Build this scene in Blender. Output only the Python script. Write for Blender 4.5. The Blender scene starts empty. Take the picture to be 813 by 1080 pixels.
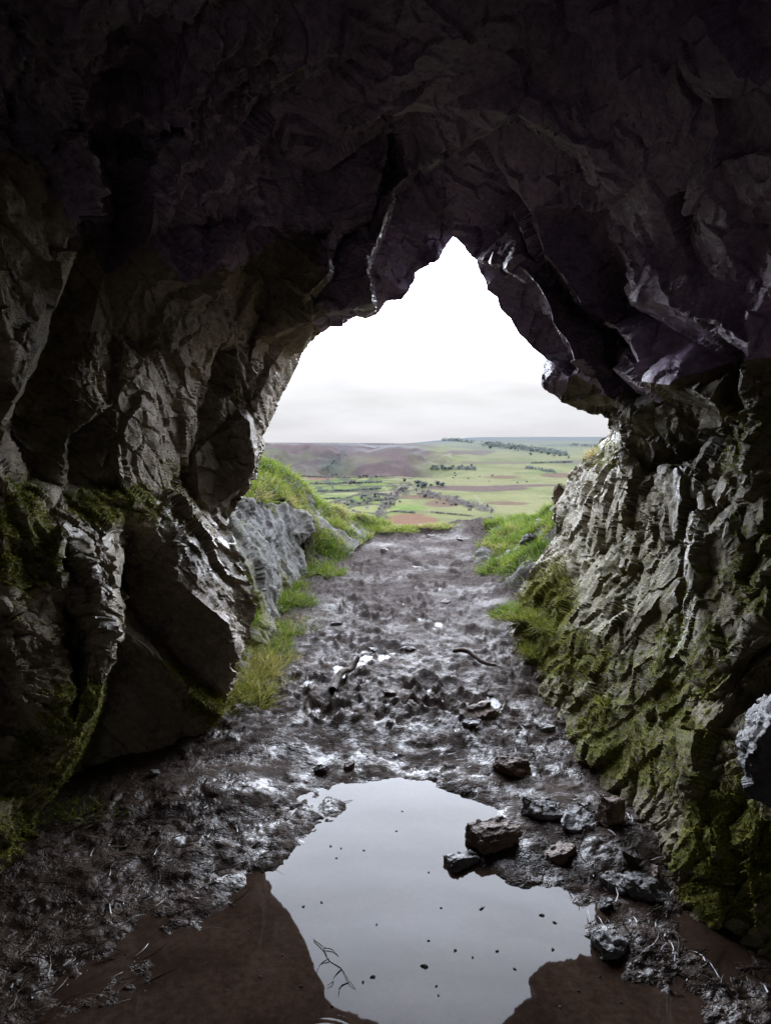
import bpy, math, random
import numpy as np
from mathutils import Vector, geometry
random.seed(7); RNG = np.random.default_rng(7)
sc = bpy.context.scene
COL = sc.collection
F = 771.0; PITCH = math.radians(5.7); EYE = 1.5
CT, ST = math.cos(PITCH), math.sin(PITCH)

# ------------------------------------------------------------------ survey helpers (photo direction + distance -> place)
def P3(px, py, Y):
    cx = (px-406.5)/F; cy = (540.0-py)/F
    wy = CT+ST*cy; wz = -ST+CT*cy
    s = Y/wy
    return np.array([cx*s, Y, EYE+wz*s])
def zbase(Y):
    return 0.046*max(Y-3.2, 0.0)
def gY(px, py, z=None):
    cy = (540.0-py)/F; wy = CT+ST*cy; wz = -ST+CT*cy
    Y = 3.0
    for _ in range(40):
        zz = zbase(Y) if z is None else z
        Y = 0.5*Y+0.5*(EYE-zz)*wy/max(-wz, 1e-4)
    return Y
def G(px, py):
    return P3(px, py, gY(px, py))
def project(V):
    x = V[:, 0]; y = V[:, 1]; z = V[:, 2]-EYE
    f = CT*y-ST*z; u = ST*y+CT*z
    f = np.where(np.abs(f) < .05, .05, f)
    return 406.5+F*x/f, 540-F*u/f, f
def tunnelY(px, py):
    cx = (px-406.5)/F; cy = (540.0-py)/F
    wy = CT+ST*cy; wz = -ST+CT*cy
    Y = np.linspace(.4, 9, 900)
    x = cx*Y/wy-.02; z = EYE+wz*Y/wy
    w = 1.36
    g = (np.abs(x)/w)**2.2+(np.maximum(z-.9, 0)/1.92)**2
    i = np.argmax(g > 1)
    return float(Y[i]) if g[i] > 1 else 6.0

# ------------------------------------------------------------------ numpy noise
def _h(ix, iy, iz, seed):
    h = (ix.astype(np.int64)*374761393+iy.astype(np.int64)*668265263+iz.astype(np.int64)*2147483647+seed*974634777) & 0xFFFFFFFF
    h = ((h ^ (h >> 13))*1274126177) & 0xFFFFFFFF
    h = ((h ^ (h >> 15))*2246822519) & 0xFFFFFFFF
    return h ^ (h >> 16)
def _r(ix, iy, iz, seed):
    return _h(ix, iy, iz, seed).astype(np.float64)/4294967296.0
def vnoise(P, seed=0):
    i = np.floor(P).astype(np.int64); f = P-i
    f = f*f*f*(f*(f*6-15)+10)
    x, y, z = i[:, 0], i[:, 1], i[:, 2]
    out = 0
    for dx in (0, 1):
        wx = f[:, 0] if dx else 1-f[:, 0]
        for dy in (0, 1):
            wy = f[:, 1] if dy else 1-f[:, 1]
            for dz in (0, 1):
                wz = f[:, 2] if dz else 1-f[:, 2]
                out = out+wx*wy*wz*_r(x+dx, y+dy, z+dz, seed)
    return out*2-1
def fbm(P, oct=4, seed=0, gain=.5, lac=2.03):
    a = 1.0; s = 0; n = 0
    for o in range(oct):
        s = s+a*vnoise(P*(lac**o)+17.3*o, seed+o*7); n += a; a *= gain
    return s/n
def facet(P, seed=0, tilt=1.0):
    """cells that each carry their own tilted plane: fractured-rock relief.  returns (height, edge distance)"""
    i = np.floor(P).astype(np.int64)
    N = len(P); d1 = np.full(N, 1e9); d2 = np.full(N, 1e9); h = np.zeros(N)
    for dx in (-1, 0, 1):
        for dy in (-1, 0, 1):
            for dz in (-1, 0, 1):
                a, b, c = i[:, 0]+dx, i[:, 1]+dy, i[:, 2]+dz
                ox = P[:, 0]-(a+.15+.7*_r(a, b, c, seed)); oy = P[:, 1]-(b+.15+.7*_r(a, b, c, seed+1)); oz = P[:, 2]-(c+.15+.7*_r(a, b, c, seed+2))
                d = ox*ox+oy*oy+oz*oz
                hh = (_r(a, b, c, seed+3)-.5)+tilt*((_r(a, b, c, seed+4)-.5)*ox+(_r(a, b, c, seed+5)-.5)*oy+(_r(a, b, c, seed+6)-.5)*oz)
                m = d < d1
                d2 = np.where(m, d1, np.minimum(d2, d)); h = np.where(m, hh, h); d1 = np.where(m, d, d1)
    return h, np.sqrt(d2)-np.sqrt(d1)
def sstep(a, b, x):
    t = np.clip((x-a)/(b-a), 0, 1); return t*t*(3-2*t)

# ------------------------------------------------------------------ object helpers
def tag(o, label=None, cat=None, group=None, kind=None):
    if label: o['label'] = label
    if cat: o['category'] = cat
    if group: o['group'] = group
    if kind: o['kind'] = kind
    return o
def mesh_np(name, V, Fc, mat, parent=None, smooth=True, attrs=None, cols=None, sharp=None):
    me = bpy.data.meshes.new(name)
    V = np.asarray(V, dtype=np.float32); Fc = np.asarray(Fc, dtype=np.int32)
    k = Fc.shape[1]
    me.vertices.add(len(V)); me.vertices.foreach_set('co', V.ravel())
    me.loops.add(Fc.size); me.loops.foreach_set('vertex_index', Fc.ravel())
    me.polygons.add(len(Fc))
    me.polygons.foreach_set('loop_start', np.arange(0, Fc.size, k, dtype=np.int32))
    me.polygons.foreach_set('use_smooth', np.full(len(Fc), smooth, dtype=bool))
    me.update(calc_edges=True)
    for n, a in (attrs or {}).items():
        at = me.attributes.new(n, 'FLOAT', 'POINT'); at.data.foreach_set('value', np.asarray(a, dtype=np.float32))
    for n, a in (cols or {}).items():
        at = me.attributes.new(n, 'FLOAT_COLOR', 'POINT')
        c = np.ones((len(V), 4), dtype=np.float32); c[:, :3] = a; at.data.foreach_set('color', c.ravel())
    if sharp: me.set_sharp_from_angle(angle=math.radians(sharp))
    me.materials.append(mat)
    o = bpy.data.objects.new(name, me); COL.objects.link(o)
    if parent: o.parent = parent
    return o

# ------------------------------------------------------------------ node helper
class NT:
    def __init__(s, name):
        s.m = bpy.data.materials.new(name); s.m.use_nodes = True
        s.t = s.m.node_tree; s.t.nodes.clear()
        s.out = s.n('ShaderNodeOutputMaterial')
        s.b = s.n('ShaderNodeBsdfPrincipled'); s.l(s.b.outputs[0], s.out.inputs[0])
    def n(s, typ, **kw):
        n = s.t.nodes.new(typ)
        for k, v in kw.items(): setattr(n, k, v)
        return n
    def l(s, a, b): s.t.links.new(a, b)
    def set(s, inp, v):
        if hasattr(v, 'is_linked') or isinstance(v, bpy.types.NodeSocket): s.l(v, inp)
        else: inp.default_value = v
    def pos(s): 
        return s.n('ShaderNodeTexCoord').outputs['Object']
    def noise(s, scale, detail=4, rough=.55, vec=None, dist=0):
        n = s.n('ShaderNodeTexNoise'); n.inputs['Scale'].default_value = scale; n.inputs['Detail'].default_value = detail
        n.inputs['Roughness'].default_value = rough; n.inputs['Distortion'].default_value = dist
        s.l(vec if vec else s.pos(), n.inputs['Vector']); return n.outputs[0]
    def voro(s, scale, feature='F1', vec=None, out=0):
        n = s.n('ShaderNodeTexVoronoi', feature=feature); n.inputs['Scale'].default_value = scale
        s.l(vec if vec else s.pos(), n.inputs['Vector']); return n.outputs[out]
    def mapv(s, scale, rot=(0, 0, 0), vec=None):
        n = s.n('ShaderNodeMapping'); n.inputs['Scale'].default_value = scale; n.inputs['Rotation'].default_value = rot
        s.l(vec if vec else s.pos(), n.inputs['Vector']); return n.outputs[0]
    def ramp(s, fac, stops, interp='LINEAR'):
        n = s.n('ShaderNodeValToRGB'); cr = n.color_ramp; cr.interpolation = interp
        while len(cr.elements) < len(stops): cr.elements.new(.5)
        for e, (p, c) in zip(cr.elements, stops):
            e.position = p; e.color = (*c, 1) if hasattr(c, '__len__') else (c, c, c, 1)
        s.l(fac, n.inputs[0]); return n.outputs[0]
    def mix(s, fac, a, b, mode='MIX'):
        n = s.n('ShaderNodeMix', data_type='RGBA', blend_type=mode)
        for i, v in ((0, fac), (6, a), (7, b)):
            if isinstance(v, tuple): v = (*v, 1)
            s.set(n.inputs[i], v)
        return n.outputs[2]
    def math(s, op, a, b=0.0, clamp=False):
        n = s.n('ShaderNodeMath', operation=op); n.use_clamp = clamp
        s.set(n.inputs[0], a); s.set(n.inputs[1], b); return n.outputs[0]
    def attr(s, name, out='Fac'):
        n = s.n('ShaderNodeAttribute'); n.attribute_name = name; return n.outputs[out]
    def bump(s, h, strength=.5, dist=.01, normal=None):
        n = s.n('ShaderNodeBump'); n.inputs['Strength'].default_value = strength; n.inputs['Distance'].default_value = dist
        s.l(h, n.inputs['Height'])
        if normal: s.l(normal, n.inputs['Normal'])
        return n.outputs[0]
    def base(s, col=None, rough=None, normal=None, spec=None):
        if col is not None: s.set(s.b.inputs['Base Color'], (*col, 1) if isinstance(col, tuple) else col)
        if rough is not None: s.set(s.b.inputs['Roughness'], rough)
        if normal is not None: s.l(normal, s.b.inputs['Normal'])
        if spec is not None: s.set(s.b.inputs['Specular IOR Level'], spec)
        return s.m

# ------------------------------------------------------------------ materials
def rock_material(name, c_dark, c_mid, c_light, rough_lo=.28, rough_hi=.75):
    t = NT(name)
    strat = t.mapv((9, 9, 30), (.5, .35, .3))
    n1 = t.noise(2.3, 6, .62); n2 = t.noise(1.0, 5, .6, vec=strat, dist=.6); n3 = t.noise(34, 5, .7); n4 = t.noise(150, 3, .6)
    c = t.ramp(n1, [(.30, c_dark), (.52, c_mid), (.74, c_light)])
    c = t.mix(t.ramp(n2, [(.35, 0), (.7, .75)]), c, tuple(1.25*v for v in c_mid))
    c = t.mix(1.0, c, t.ramp(n3, [(.25, .45), (.5, .95), (.75, 1.45)]), 'MULTIPLY')
    c = t.mix(t.attr('slate'), c, t.mix(1.0, c, (.42, .415, .46), 'MULTIPLY'))  # masked rock darkened: shade put into the base colour
    # film of algae and ochre, then moss
    alg = t.math('MULTIPLY', t.attr('algae'), t.ramp(t.noise(6, 5, .65), [(.32, .1), (.62, 1)]))
    c = t.mix(alg, c, t.ramp(n3, [(.3, (.045, .040, .012)), (.55, (.115, .102, .038)), (.75, (.19, .165, .07))]))
    mm = t.math('MULTIPLY', t.attr('moss'), 1.0)
    mm = t.math('ADD', mm, t.math('MULTIPLY', t.math('SUBTRACT', t.noise(26, 6, .72), .5), 2.1))
    mm = t.ramp(mm, [(.40, 0), (.60, 1)])
    c = t.mix(mm, c, t.ramp(t.noise(120, 3, .7), [(.3, (.022, .027, .004)), (.52, (.10, .105, .014)), (.72, (.24, .22, .035))]))
    wet = t.math('MULTIPLY', t.attr('wet'), t.ramp(t.noise(9, 5, .6), [(.38, 0), (.6, 1)]), True)
    r = t.ramp(n3, [(.3, rough_lo+.2), (.7, rough_hi+.1)])
    r = t.mix(wet, r, (.20, .20, .20))
    r = t.mix(mm, r, (.85, .85, .85))
    h = t.math('ADD', t.math('MULTIPLY', n3, .55), t.math('MULTIPLY', n4, .22))
    h = t.math('ADD', h, t.math('MULTIPLY', t.noise(3.2, 6, .65, vec=t.mapv((8, 8, 26), (.5, .35, .3)), dist=.5), .6))
    nb = t.bump(h, .85, .018)
    c = t.mix(t.math('MULTIPLY', wet, .5), c, t.mix(1.0, c, (.45, .44, .46), 'MULTIPLY'))
    return t.base(c, r, nb, t.math('ADD', .09, t.math('MULTIPLY', wet, .55)))
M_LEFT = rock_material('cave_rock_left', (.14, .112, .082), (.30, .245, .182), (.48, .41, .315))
M_ROOF = rock_material('cave_rock_roof', (.25, .185, .275), (.37, .28, .405), (.47, .38, .485), .2, .5)  # purple tint paints the haze around the mouth into the rock colour
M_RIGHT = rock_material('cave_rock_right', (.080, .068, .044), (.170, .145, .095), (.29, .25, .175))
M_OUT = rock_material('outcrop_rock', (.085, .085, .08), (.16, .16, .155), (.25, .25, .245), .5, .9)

def mud_material():
    t = NT('wet_mud')
    n1 = t.noise(3.0, 6, .6); n2 = t.noise(28, 6, .66); n3 = t.noise(95, 4, .65); n4 = t.noise(7.5, 5, .7)
    c = t.ramp(n1, [(.3, (.024, .0160, .0115)), (.55, (.045, .031, .0235)), (.75, (.072, .053, .043))])
    c = t.mix(1.0, c, t.ramp(n2, [(.25, .6), (.5, 1), (.75, 1.4)]), 'MULTIPLY')
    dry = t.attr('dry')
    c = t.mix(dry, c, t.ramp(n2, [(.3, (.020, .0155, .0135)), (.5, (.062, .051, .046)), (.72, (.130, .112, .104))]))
    film = t.ramp(n4, [(.42, 0), (.57, 1)])
    film = t.math('MULTIPLY', film, t.math('SUBTRACT', 1.0, t.math('MULTIPLY', dry, .75)))
    w = t.math('MAXIMUM', t.attr('wet'), t.math('MULTIPLY', film, .85))
    r = t.ramp(n2, [(.3, .42), (.72, .7)])
    r = t.mix(w, r, t.ramp(n3, [(.35, .09), (.65, .24)]))
    h = t.math('ADD', t.math('MULTIPLY', n2, .7), t.math('MULTIPLY', n3, .55))
    h = t.math('MULTIPLY', h, t.math('SUBTRACT', 1.0, t.math('MULTIPLY', w, .86)))
    sp = t.math('MULTIPLY', t.math('SUBTRACT', 1.0, t.math('MULTIPLY', dry, .93)), t.math('ADD', .04, t.math('MULTIPLY', w, .13)))
    m = t.base(c, r, t.bump(h, .95, .018), sp)
    df = t.n('ShaderNodeBsdfDiffuse'); t.l(c, df.inputs[0]); t.l(t.b.inputs['Normal'].links[0].from_socket, df.inputs['Normal'])
    ms = t.n('ShaderNodeMixShader'); t.l(t.math('MAXIMUM', dry, t.math('MULTIPLY', .62, t.math('SUBTRACT', 1.0, w))), ms.inputs[0]); t.l(t.b.outputs[0], ms.inputs[1]); t.l(df.outputs[0], ms.inputs[2]); t.l(ms.outputs[0], t.out.inputs[0])
    return m
M_MUD = mud_material()

WSPEC = .15
def water_material():
    t = NT('muddy_water')
    n = t.noise(4.2, 6, .65); n2 = t.noise(38, 5, .78)
    c = t.ramp(n, [(.3, (.019, .0118, .0085)), (.7, (.044, .028, .020))])
    c = t.mix(1.0, c, t.ramp(n2, [(.3, .55), (.7, 1.5)]), 'MULTIPLY')
    t.b.inputs['IOR'].default_value = 1.33
    return t.base(c, .02, t.bump(t.noise(5, 2, .5), .02, .01), WSPEC)
M_WATER = water_material()

def grass_material(name, cols, rough=.6, trans=.45):
    t = NT(name)
    c = t.ramp(t.attr('tone'), cols)
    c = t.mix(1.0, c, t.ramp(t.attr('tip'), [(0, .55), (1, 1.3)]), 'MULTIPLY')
    m = t.base(c, rough, None, .25)
    tr = t.n('ShaderNodeBsdfTranslucent'); t.l(c, tr.inputs[0])
    ms = t.n('ShaderNodeMixShader'); ms.inputs[0].default_value = trans
    t.l(t.b.outputs[0], ms.inputs[1]); t.l(tr.outputs[0], ms.inputs[2]); t.l(ms.outputs[0], t.out.inputs[0])
    return m
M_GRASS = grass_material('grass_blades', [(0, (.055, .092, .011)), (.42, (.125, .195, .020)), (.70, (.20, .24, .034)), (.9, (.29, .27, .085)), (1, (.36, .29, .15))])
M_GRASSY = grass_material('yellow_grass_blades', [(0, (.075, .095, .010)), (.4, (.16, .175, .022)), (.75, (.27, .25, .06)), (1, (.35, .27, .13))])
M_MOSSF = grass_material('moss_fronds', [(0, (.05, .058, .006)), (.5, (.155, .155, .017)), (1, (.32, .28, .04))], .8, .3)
M_STRAW = grass_material('wet_straw', [(0, (.03, .02, .014)), (.6, (.09, .07, .045)), (1, (.15, .12, .085))], .35, .1)

def soil_material():
    t = NT('turf_soil')
    n = t.noise(20, 6, .65)
    c = t.ramp(n, [(.3, (.012, .009, .006)), (.6, (.035, .026, .015)), (.8, (.05, .06, .015))])
    return t.base(c, .8, t.bump(n, .9, .03), .3)
M_SOIL = soil_material()

def stone_material(name, c0, c1, c2, wet=.5, topwet=True):
    t = NT(name)
    n = t.noise(9, 6, .65); n2 = t.noise(60, 4, .65)
    c = t.ramp(n, [(.3, c0), (.55, c1), (.75, c2)])
    c = t.mix(1.0, c, t.ramp(n2, [(.25, .5), (.75, 1.4)]), 'MULTIPLY')
    r = t.ramp(n2, [(.3, .34+.3*(1-wet)), (.75, .85-.3*wet)])
    h = t.math('ADD', n, t.math('MULTIPLY', n2, .6))
    return t.base(c, r, t.bump(h, .8, .02), .12+.16*wet)
M_ST_BROWN = stone_material('brown_stone', (.06, .038, .026), (.14, .092, .066), (.23, .165, .125), .55)
M_ST_GREY = stone_material('wet_grey_stone', (.05, .046, .045), (.115, .106, .103), (.2, .185, .18), .85)
M_ST_PALE = stone_material('pale_stone', (.10, .09, .08), (.2, .18, .16), (.33, .3, .27), .4)
M_ST_DARK = stone_material('dark_stone', (.02, .014, .011), (.045, .033, .027), (.08, .062, .054), .7)
M_WOOD = stone_material('wet_wood', (.025, .016, .011), (.065, .044, .031), (.12, .088, .066), .1)
def plain_material(name, c, rough=.7, trans=0):
    t = NT(name); n = t.noise(14, 4, .6)
    cc = t.mix(1.0, c, t.ramp(n, [(.3, .7), (.7, 1.25)]), 'MULTIPLY')
    m = t.base(cc, rough, None, .2)
    if trans:
        tr = t.n('ShaderNodeBsdfTranslucent'); t.l(cc, tr.inputs[0])
        ms = t.n('ShaderNodeMixShader'); ms.inputs[0].default_value = trans
        t.l(t.b.outputs[0], ms.inputs[1]); t.l(tr.outputs[0], ms.inputs[2]); t.l(ms.outputs[0], t.out.inputs[0])
    return m
M_TREE = plain_material('far_tree_foliage', (.095, .11, .105), .9, .5)
M_BARE = plain_material('far_bare_tree', (.135, .122, .118), .9, .5)
M_FARW = plain_material('farm_wall', (.5, .48, .45)); M_FARR = plain_material('farm_slate', (.16, .15, .16))
def valley_material():
    t = NT('valley_ground')
    n = t.noise(.045, 5, .7); n2 = t.noise(.2, 4, .7)
    c = t.mix(1.0, t.attr('tint', 'Color'), t.ramp(n, [(.25, .85), (.75, 1.28)]), 'MULTIPLY')
    c = t.mix(1.0, c, t.ramp(n2, [(.3, .85), (.7, 1.15)]), 'MULTIPLY')
    return t.base(c, 1.0, None, 0.0)
M_VALLEY = valley_material()

# ------------------------------------------------------------------ relief: surveyed points -> triangulated -> refined -> fractured
def in_poly(x, y, poly):
    n = len(poly); c = np.zeros(len(x), dtype=bool); j = n-1
    for i in range(n):
        xi, yi = poly[i][0], poly[i][1]; xj, yj = poly[j][0], poly[j][1]
        m = ((yi > y) != (yj > y)) & (x < (xj-xi)*(y-yi)/((yj-yi) or 1e-9)+xi)
        c ^= m; j = i
    return c
def cage(boundary, lines, extra):
    pts = []; idx = {}
    def add(p):
        k = (round(p[0]), round(p[1]))
        if k not in idx: idx[k] = len(pts); pts.append((float(p[0]), float(p[1]), float(p[2])))
        return idx[k]
    edges = set()
    b = [add(p) for p in boundary]
    for i in range(len(b)): edges.add((b[i], b[(i+1) % len(b)]))
    for ln in lines:
        q = [add(p) for p in ln]
        for a, c in zip(q, q[1:]):
            if a != c: edges.add((a, c))
    for p in extra: add(p)
    A = np.array(pts)
    vc, ec, fc, ov, oe, of = geometry.delaunay_2d_cdt([Vector((p[0], p[1])) for p in pts], list(edges), [], 0, .01)
    V2 = np.array([(v.x, v.y) for v in vc]); D = np.zeros(len(V2))
    for i, src in enumerate(ov):
        if src: D[i] = A[src[0], 2]
        else:
            d = np.hypot(A[:, 0]-V2[i, 0], A[:, 1]-V2[i, 1])+.01
            k = np.argsort(d)[:3]; D[i] = np.sum(A[k, 2]/d[k])/np.sum(1/d[k])
    T = np.array([f for f in fc if len(f) == 3])
    cen = V2[T].mean(axis=1)
    T = T[in_poly(cen[:, 0], cen[:, 1], boundary)]
    V = np.array([P3(V2[i, 0], V2[i, 1], D[i]) for i in range(len(V2))])
    bset = [next(i for i, s in enumerate(ov) if q in s) for q in b]
    return V, T, bset
def refine(V, T, pix=2.2, lim=.035, maxit=12, grp=None):
    grp = np.zeros(len(T), int) if grp is None else grp
    for it in range(maxit):
        px, py, dep = project(V)
        E = np.sort(np.concatenate([T[:, [0, 1]], T[:, [1, 2]], T[:, [2, 0]]]), axis=1)
        key = E[:, 0].astype(np.int64)*len(V)+E[:, 1]
        uk, inv = np.unique(key, return_inverse=True)
        a = uk//len(V); b = uk % len(V)
        l2 = np.hypot(px[a]-px[b], py[a]-py[b]); l3 = np.linalg.norm(V[a]-V[b], axis=1)
        mx = (px[a]+px[b])/2; my = (py[a]+py[b])/2; md = np.minimum(dep[a], dep[b])
        inside = (mx > -30) & (mx < 843) & (my > -30) & (my < 1110) & (md > .3)
        met = np.where(inside, np.maximum(np.minimum(l2, 200)/pix, l3/lim), l3/.16)
        mark = met > 1
        if not mark.any(): break
        new = -np.ones(len(uk), dtype=np.int64); new[mark] = len(V)+np.arange(mark.sum())
        V = np.concatenate([V, (V[a[mark]]+V[b[mark]])/2])
        n = len(T); m01 = new[inv[:n]]; m12 = new[inv[n:2*n]]; m20 = new[inv[2*n:]]
        t0, t1, t2 = T.T
        out = []; og = []
        code = (m01 >= 0)*1+(m12 >= 0)*2+(m20 >= 0)*4
        def put(mask, *tris):
            for tr in tris:
                out.append(np.stack([c[mask] for c in tr], axis=1)); og.append(grp[mask])
        put(code == 0, (t0, t1, t2))
        put(code == 7, (t0, m01, m20), (m01, t1, m12), (m20, m12, t2), (m01, m12, m20))
        put(code == 1, (t0, m01, t2), (m01, t1, t2))
        put(code == 2, (t0, t1, m12), (t0, m12, t2))
        put(code == 4, (t0, t1, m20), (m20, t1, t2))
        put(code == 3, (m01, t1, m12), (t0, m01, m12), (t0, m12, t2))
        put(code == 6, (m12, t2, m20), (t0, t1, m12), (t0, m12, m20))
        put(code == 5, (t0, m01, m20), (m01, t1, t2), (m01, t2, m20))
        T = np.concatenate(out); grp = np.concatenate(og)
    return V, T, grp
def vnormals(V, T, smooth=0):
    fn = np.cross(V[T[:, 1]]-V[T[:, 0]], V[T[:, 2]]-V[T[:, 0]])
    def acc(vals):
        o = np.zeros((len(V), 3))
        for k in range(3):
            for c in range(3): o[:, c] += np.bincount(T[:, k], weights=vals[:, c], minlength=len(V))
        return o/np.maximum(np.linalg.norm(o, axis=1, keepdims=True), 1e-12)
    N = acc(fn)
    for _ in range(smooth):
        N = acc(N[T].mean(axis=1))
    return N
def orient(V, T, target=(0, 1.5, 1.3)):
    """faces turned towards the inside of the cave / the viewer's side"""
    c = V[T].mean(axis=1); n = np.cross(V[T[:, 1]]-V[T[:, 0]], V[T[:, 2]]-V[T[:, 0]])
    d = np.einsum('ij,ij->i', n, np.array([0, 0, EYE])-c)
    flip = d < 0
    T = T.copy(); T[flip] = T[flip][:, ::-1]
    return T
def fracture(V, T, amp, seed=0, frame=None, jag=1.0, fine=1.0, slabs=((1.5, 1.9, 4.2), (3.4, 4.6, 13.)), tilt=.9, warp=1.0, crack=1.0, big=(.11, .06)):
    """angular broken-rock displacement; amp is per vertex"""
    N = vnormals(V, T, 6)
    W = np.stack([fbm(V*3.6+9.1*k, 3, seed+31*k) for k in range(3)], axis=1)
    W2 = np.stack([fbm(V*17+5.7*k, 2, seed+77*k) for k in range(3)], axis=1)
    Vn = V+jag*amp[:, None]*(.050*W+.017*W2)
    Q = V if frame is None else V@frame
    h1, e1 = facet((Q+.06*warp*W)*np.array(slabs[0]), seed+1, tilt)
    h2, e2 = facet((Q+.03*warp*W)*np.array(slabs[1]), seed+11, tilt)
    h3, e3 = facet((Q+.02*W2)*np.array([8.5, 12, 27.]), seed+21, 1.0)
    h4, e4 = facet((Q+.02*W2)*np.array([24., 30, 58.]), seed+41, 1.1)
    h5 = fbm((Q*np.array([26, 32, 55.])), 4, seed+5)
    patchy = sstep(-.25, .25, fbm(V*2.1, 2, seed+8))
    vd = V-np.array([0, 0, EYE]); vd /= np.linalg.norm(vd, axis=1, keepdims=True); gz = sstep(.02, .22, np.abs(np.einsum('ij,ij->i', N, vd))); fine = fine*(.15+.85*gz)
    h = big[0]*h1+big[1]*h2*(.4+.6*gz)+fine*((.010+.022*patchy)*h3+(.004+.008*patchy)*h4+.006*h5)
    h -= crack*.035*np.clip(1-e2/.07, 0, 1)*sstep(0, .15, fbm(V*2.2, 2, seed+3))
    return Vn+N*(h*amp)[:, None], (h1, h2, h3, e2)
def extrude_rim(V, T, ring, off):
    """gives an open edge thickness: the ring is carried on by each offset"""
    base = list(ring); newT = [T]
    for o in off:
        o = np.asarray(o, float)
        nv = V[base]+(o if o.ndim == 2 else o[None, :])
        s = len(V); V = np.concatenate([V, nv]); cur = list(range(s, s+len(base)))
        for i in range(len(base)-1):
            newT.append(np.array([[base[i], base[i+1], cur[i+1]], [base[i], cur[i+1], cur[i]]]))
        base = cur
    return V, np.concatenate(newT), base

# ================================================================== THE CAVE
t_ = tunnelY
foot_left = [(222, 766, 3.70), (214, 776, 3.56), (200, 800, 3.40), (150, 832, 3.24), (95, 852, 3.08), (66, 870, 2.9), (40, 905, 2.58), (8, 944, 2.38), (-60, 1000, 2.06), (-200, 1120, 1.62), (-420, 1300, 1.2)]
foot_right = [(1230, 1420, 1.08), (900, 1135, 1.60), (813, 1062, 1.86), (780, 1034, 1.98), (740, 998, 2.12), (700, 950, 2.36), (660, 902, 2.66), (625, 868, 2.88), (590, 818, 3.33), (565, 778, 3.78), (553, 758, 4.02), (546, 732, 4.33), (537, 702, 4.75)]
rim_right_up = [(541, 668, 4.95), (545, 645, 5.15), (550, 622, 5.35), (562, 600, 5.55), (575, 582, 5.75), (592, 556, 5.95), (581, 547, 6.35), (583, 535, 6.4), (586, 520, 6.35), (600, 508, 6.3), (608, 498, 6.3), (618, 480, 6.3), (630, 472, 6.3), (641, 462, 6.2), (644, 450, 6.1)]
rim_arch = [(641, 443, 4.15), (628, 440, 4.15), (610, 431, 4.18), (590, 422, 4.2), (578, 413, 4.2), (571, 405, 4.2), (572, 376, 4.22), (560, 366, 4.22), (547, 352, 4.22), (537, 335, 4.25), (528, 325, 4.28), (525, 313, 4.28), (513, 306, 4.3), (507, 290, 4.32), (502, 272, 4.35), (490, 257, 4.4), (479, 247, 4.42), (470, 258, 4.42), (462, 268, 4.4), (455, 281, 4.35), (446, 283, 4.35), (438, 288, 4.35), (432, 305, 4.3), (424, 316, 4.3), (408, 318, 4.32), (399, 332, 4.32), (388, 338, 4.34), (378, 337, 4.36), (365, 342, 4.38), (352, 340, 4.42), (340, 346, 4.5), (326, 362, 4.65), (318, 374, 4.76), (308, 396, 4.82), (295, 422, 4.8), (284, 445, 4.7), (276, 461, 4.62), (277, 473, 4.55), (268, 492, 4.5), (262, 513, 4.4), (252, 535, 4.4), (243, 545, 4.35)]
rim_boulder = [(239, 556, 4.2), (250, 572, 4.15), (260, 595, 4.1), (265, 620, 4.0), (266, 645, 3.95), (256, 678, 3.85), (246, 705, 3.8), (234, 738, 3.75)]
def outer_edge():
    out = []
    for y in (1100, 900, 700, 500, 300, 100, -100, -300): out.append((-420, y, min(t_(-420, y), 1.7)))
    for x in (-420, -250, -80, 90, 260, 430, 600, 770, 940, 1110): out.append((x, -430, t_(x, -430)))
    for y in (-430, -250, -80, 100, 300, 500, 700, 900, 1100): out.append((1230, y, min(t_(1230, y), 1.6)))
    return out
OUTER = outer_edge()
boundary = foot_left+OUTER+foot_right+rim_right_up+rim_arch+rim_boulder
L = []
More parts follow.
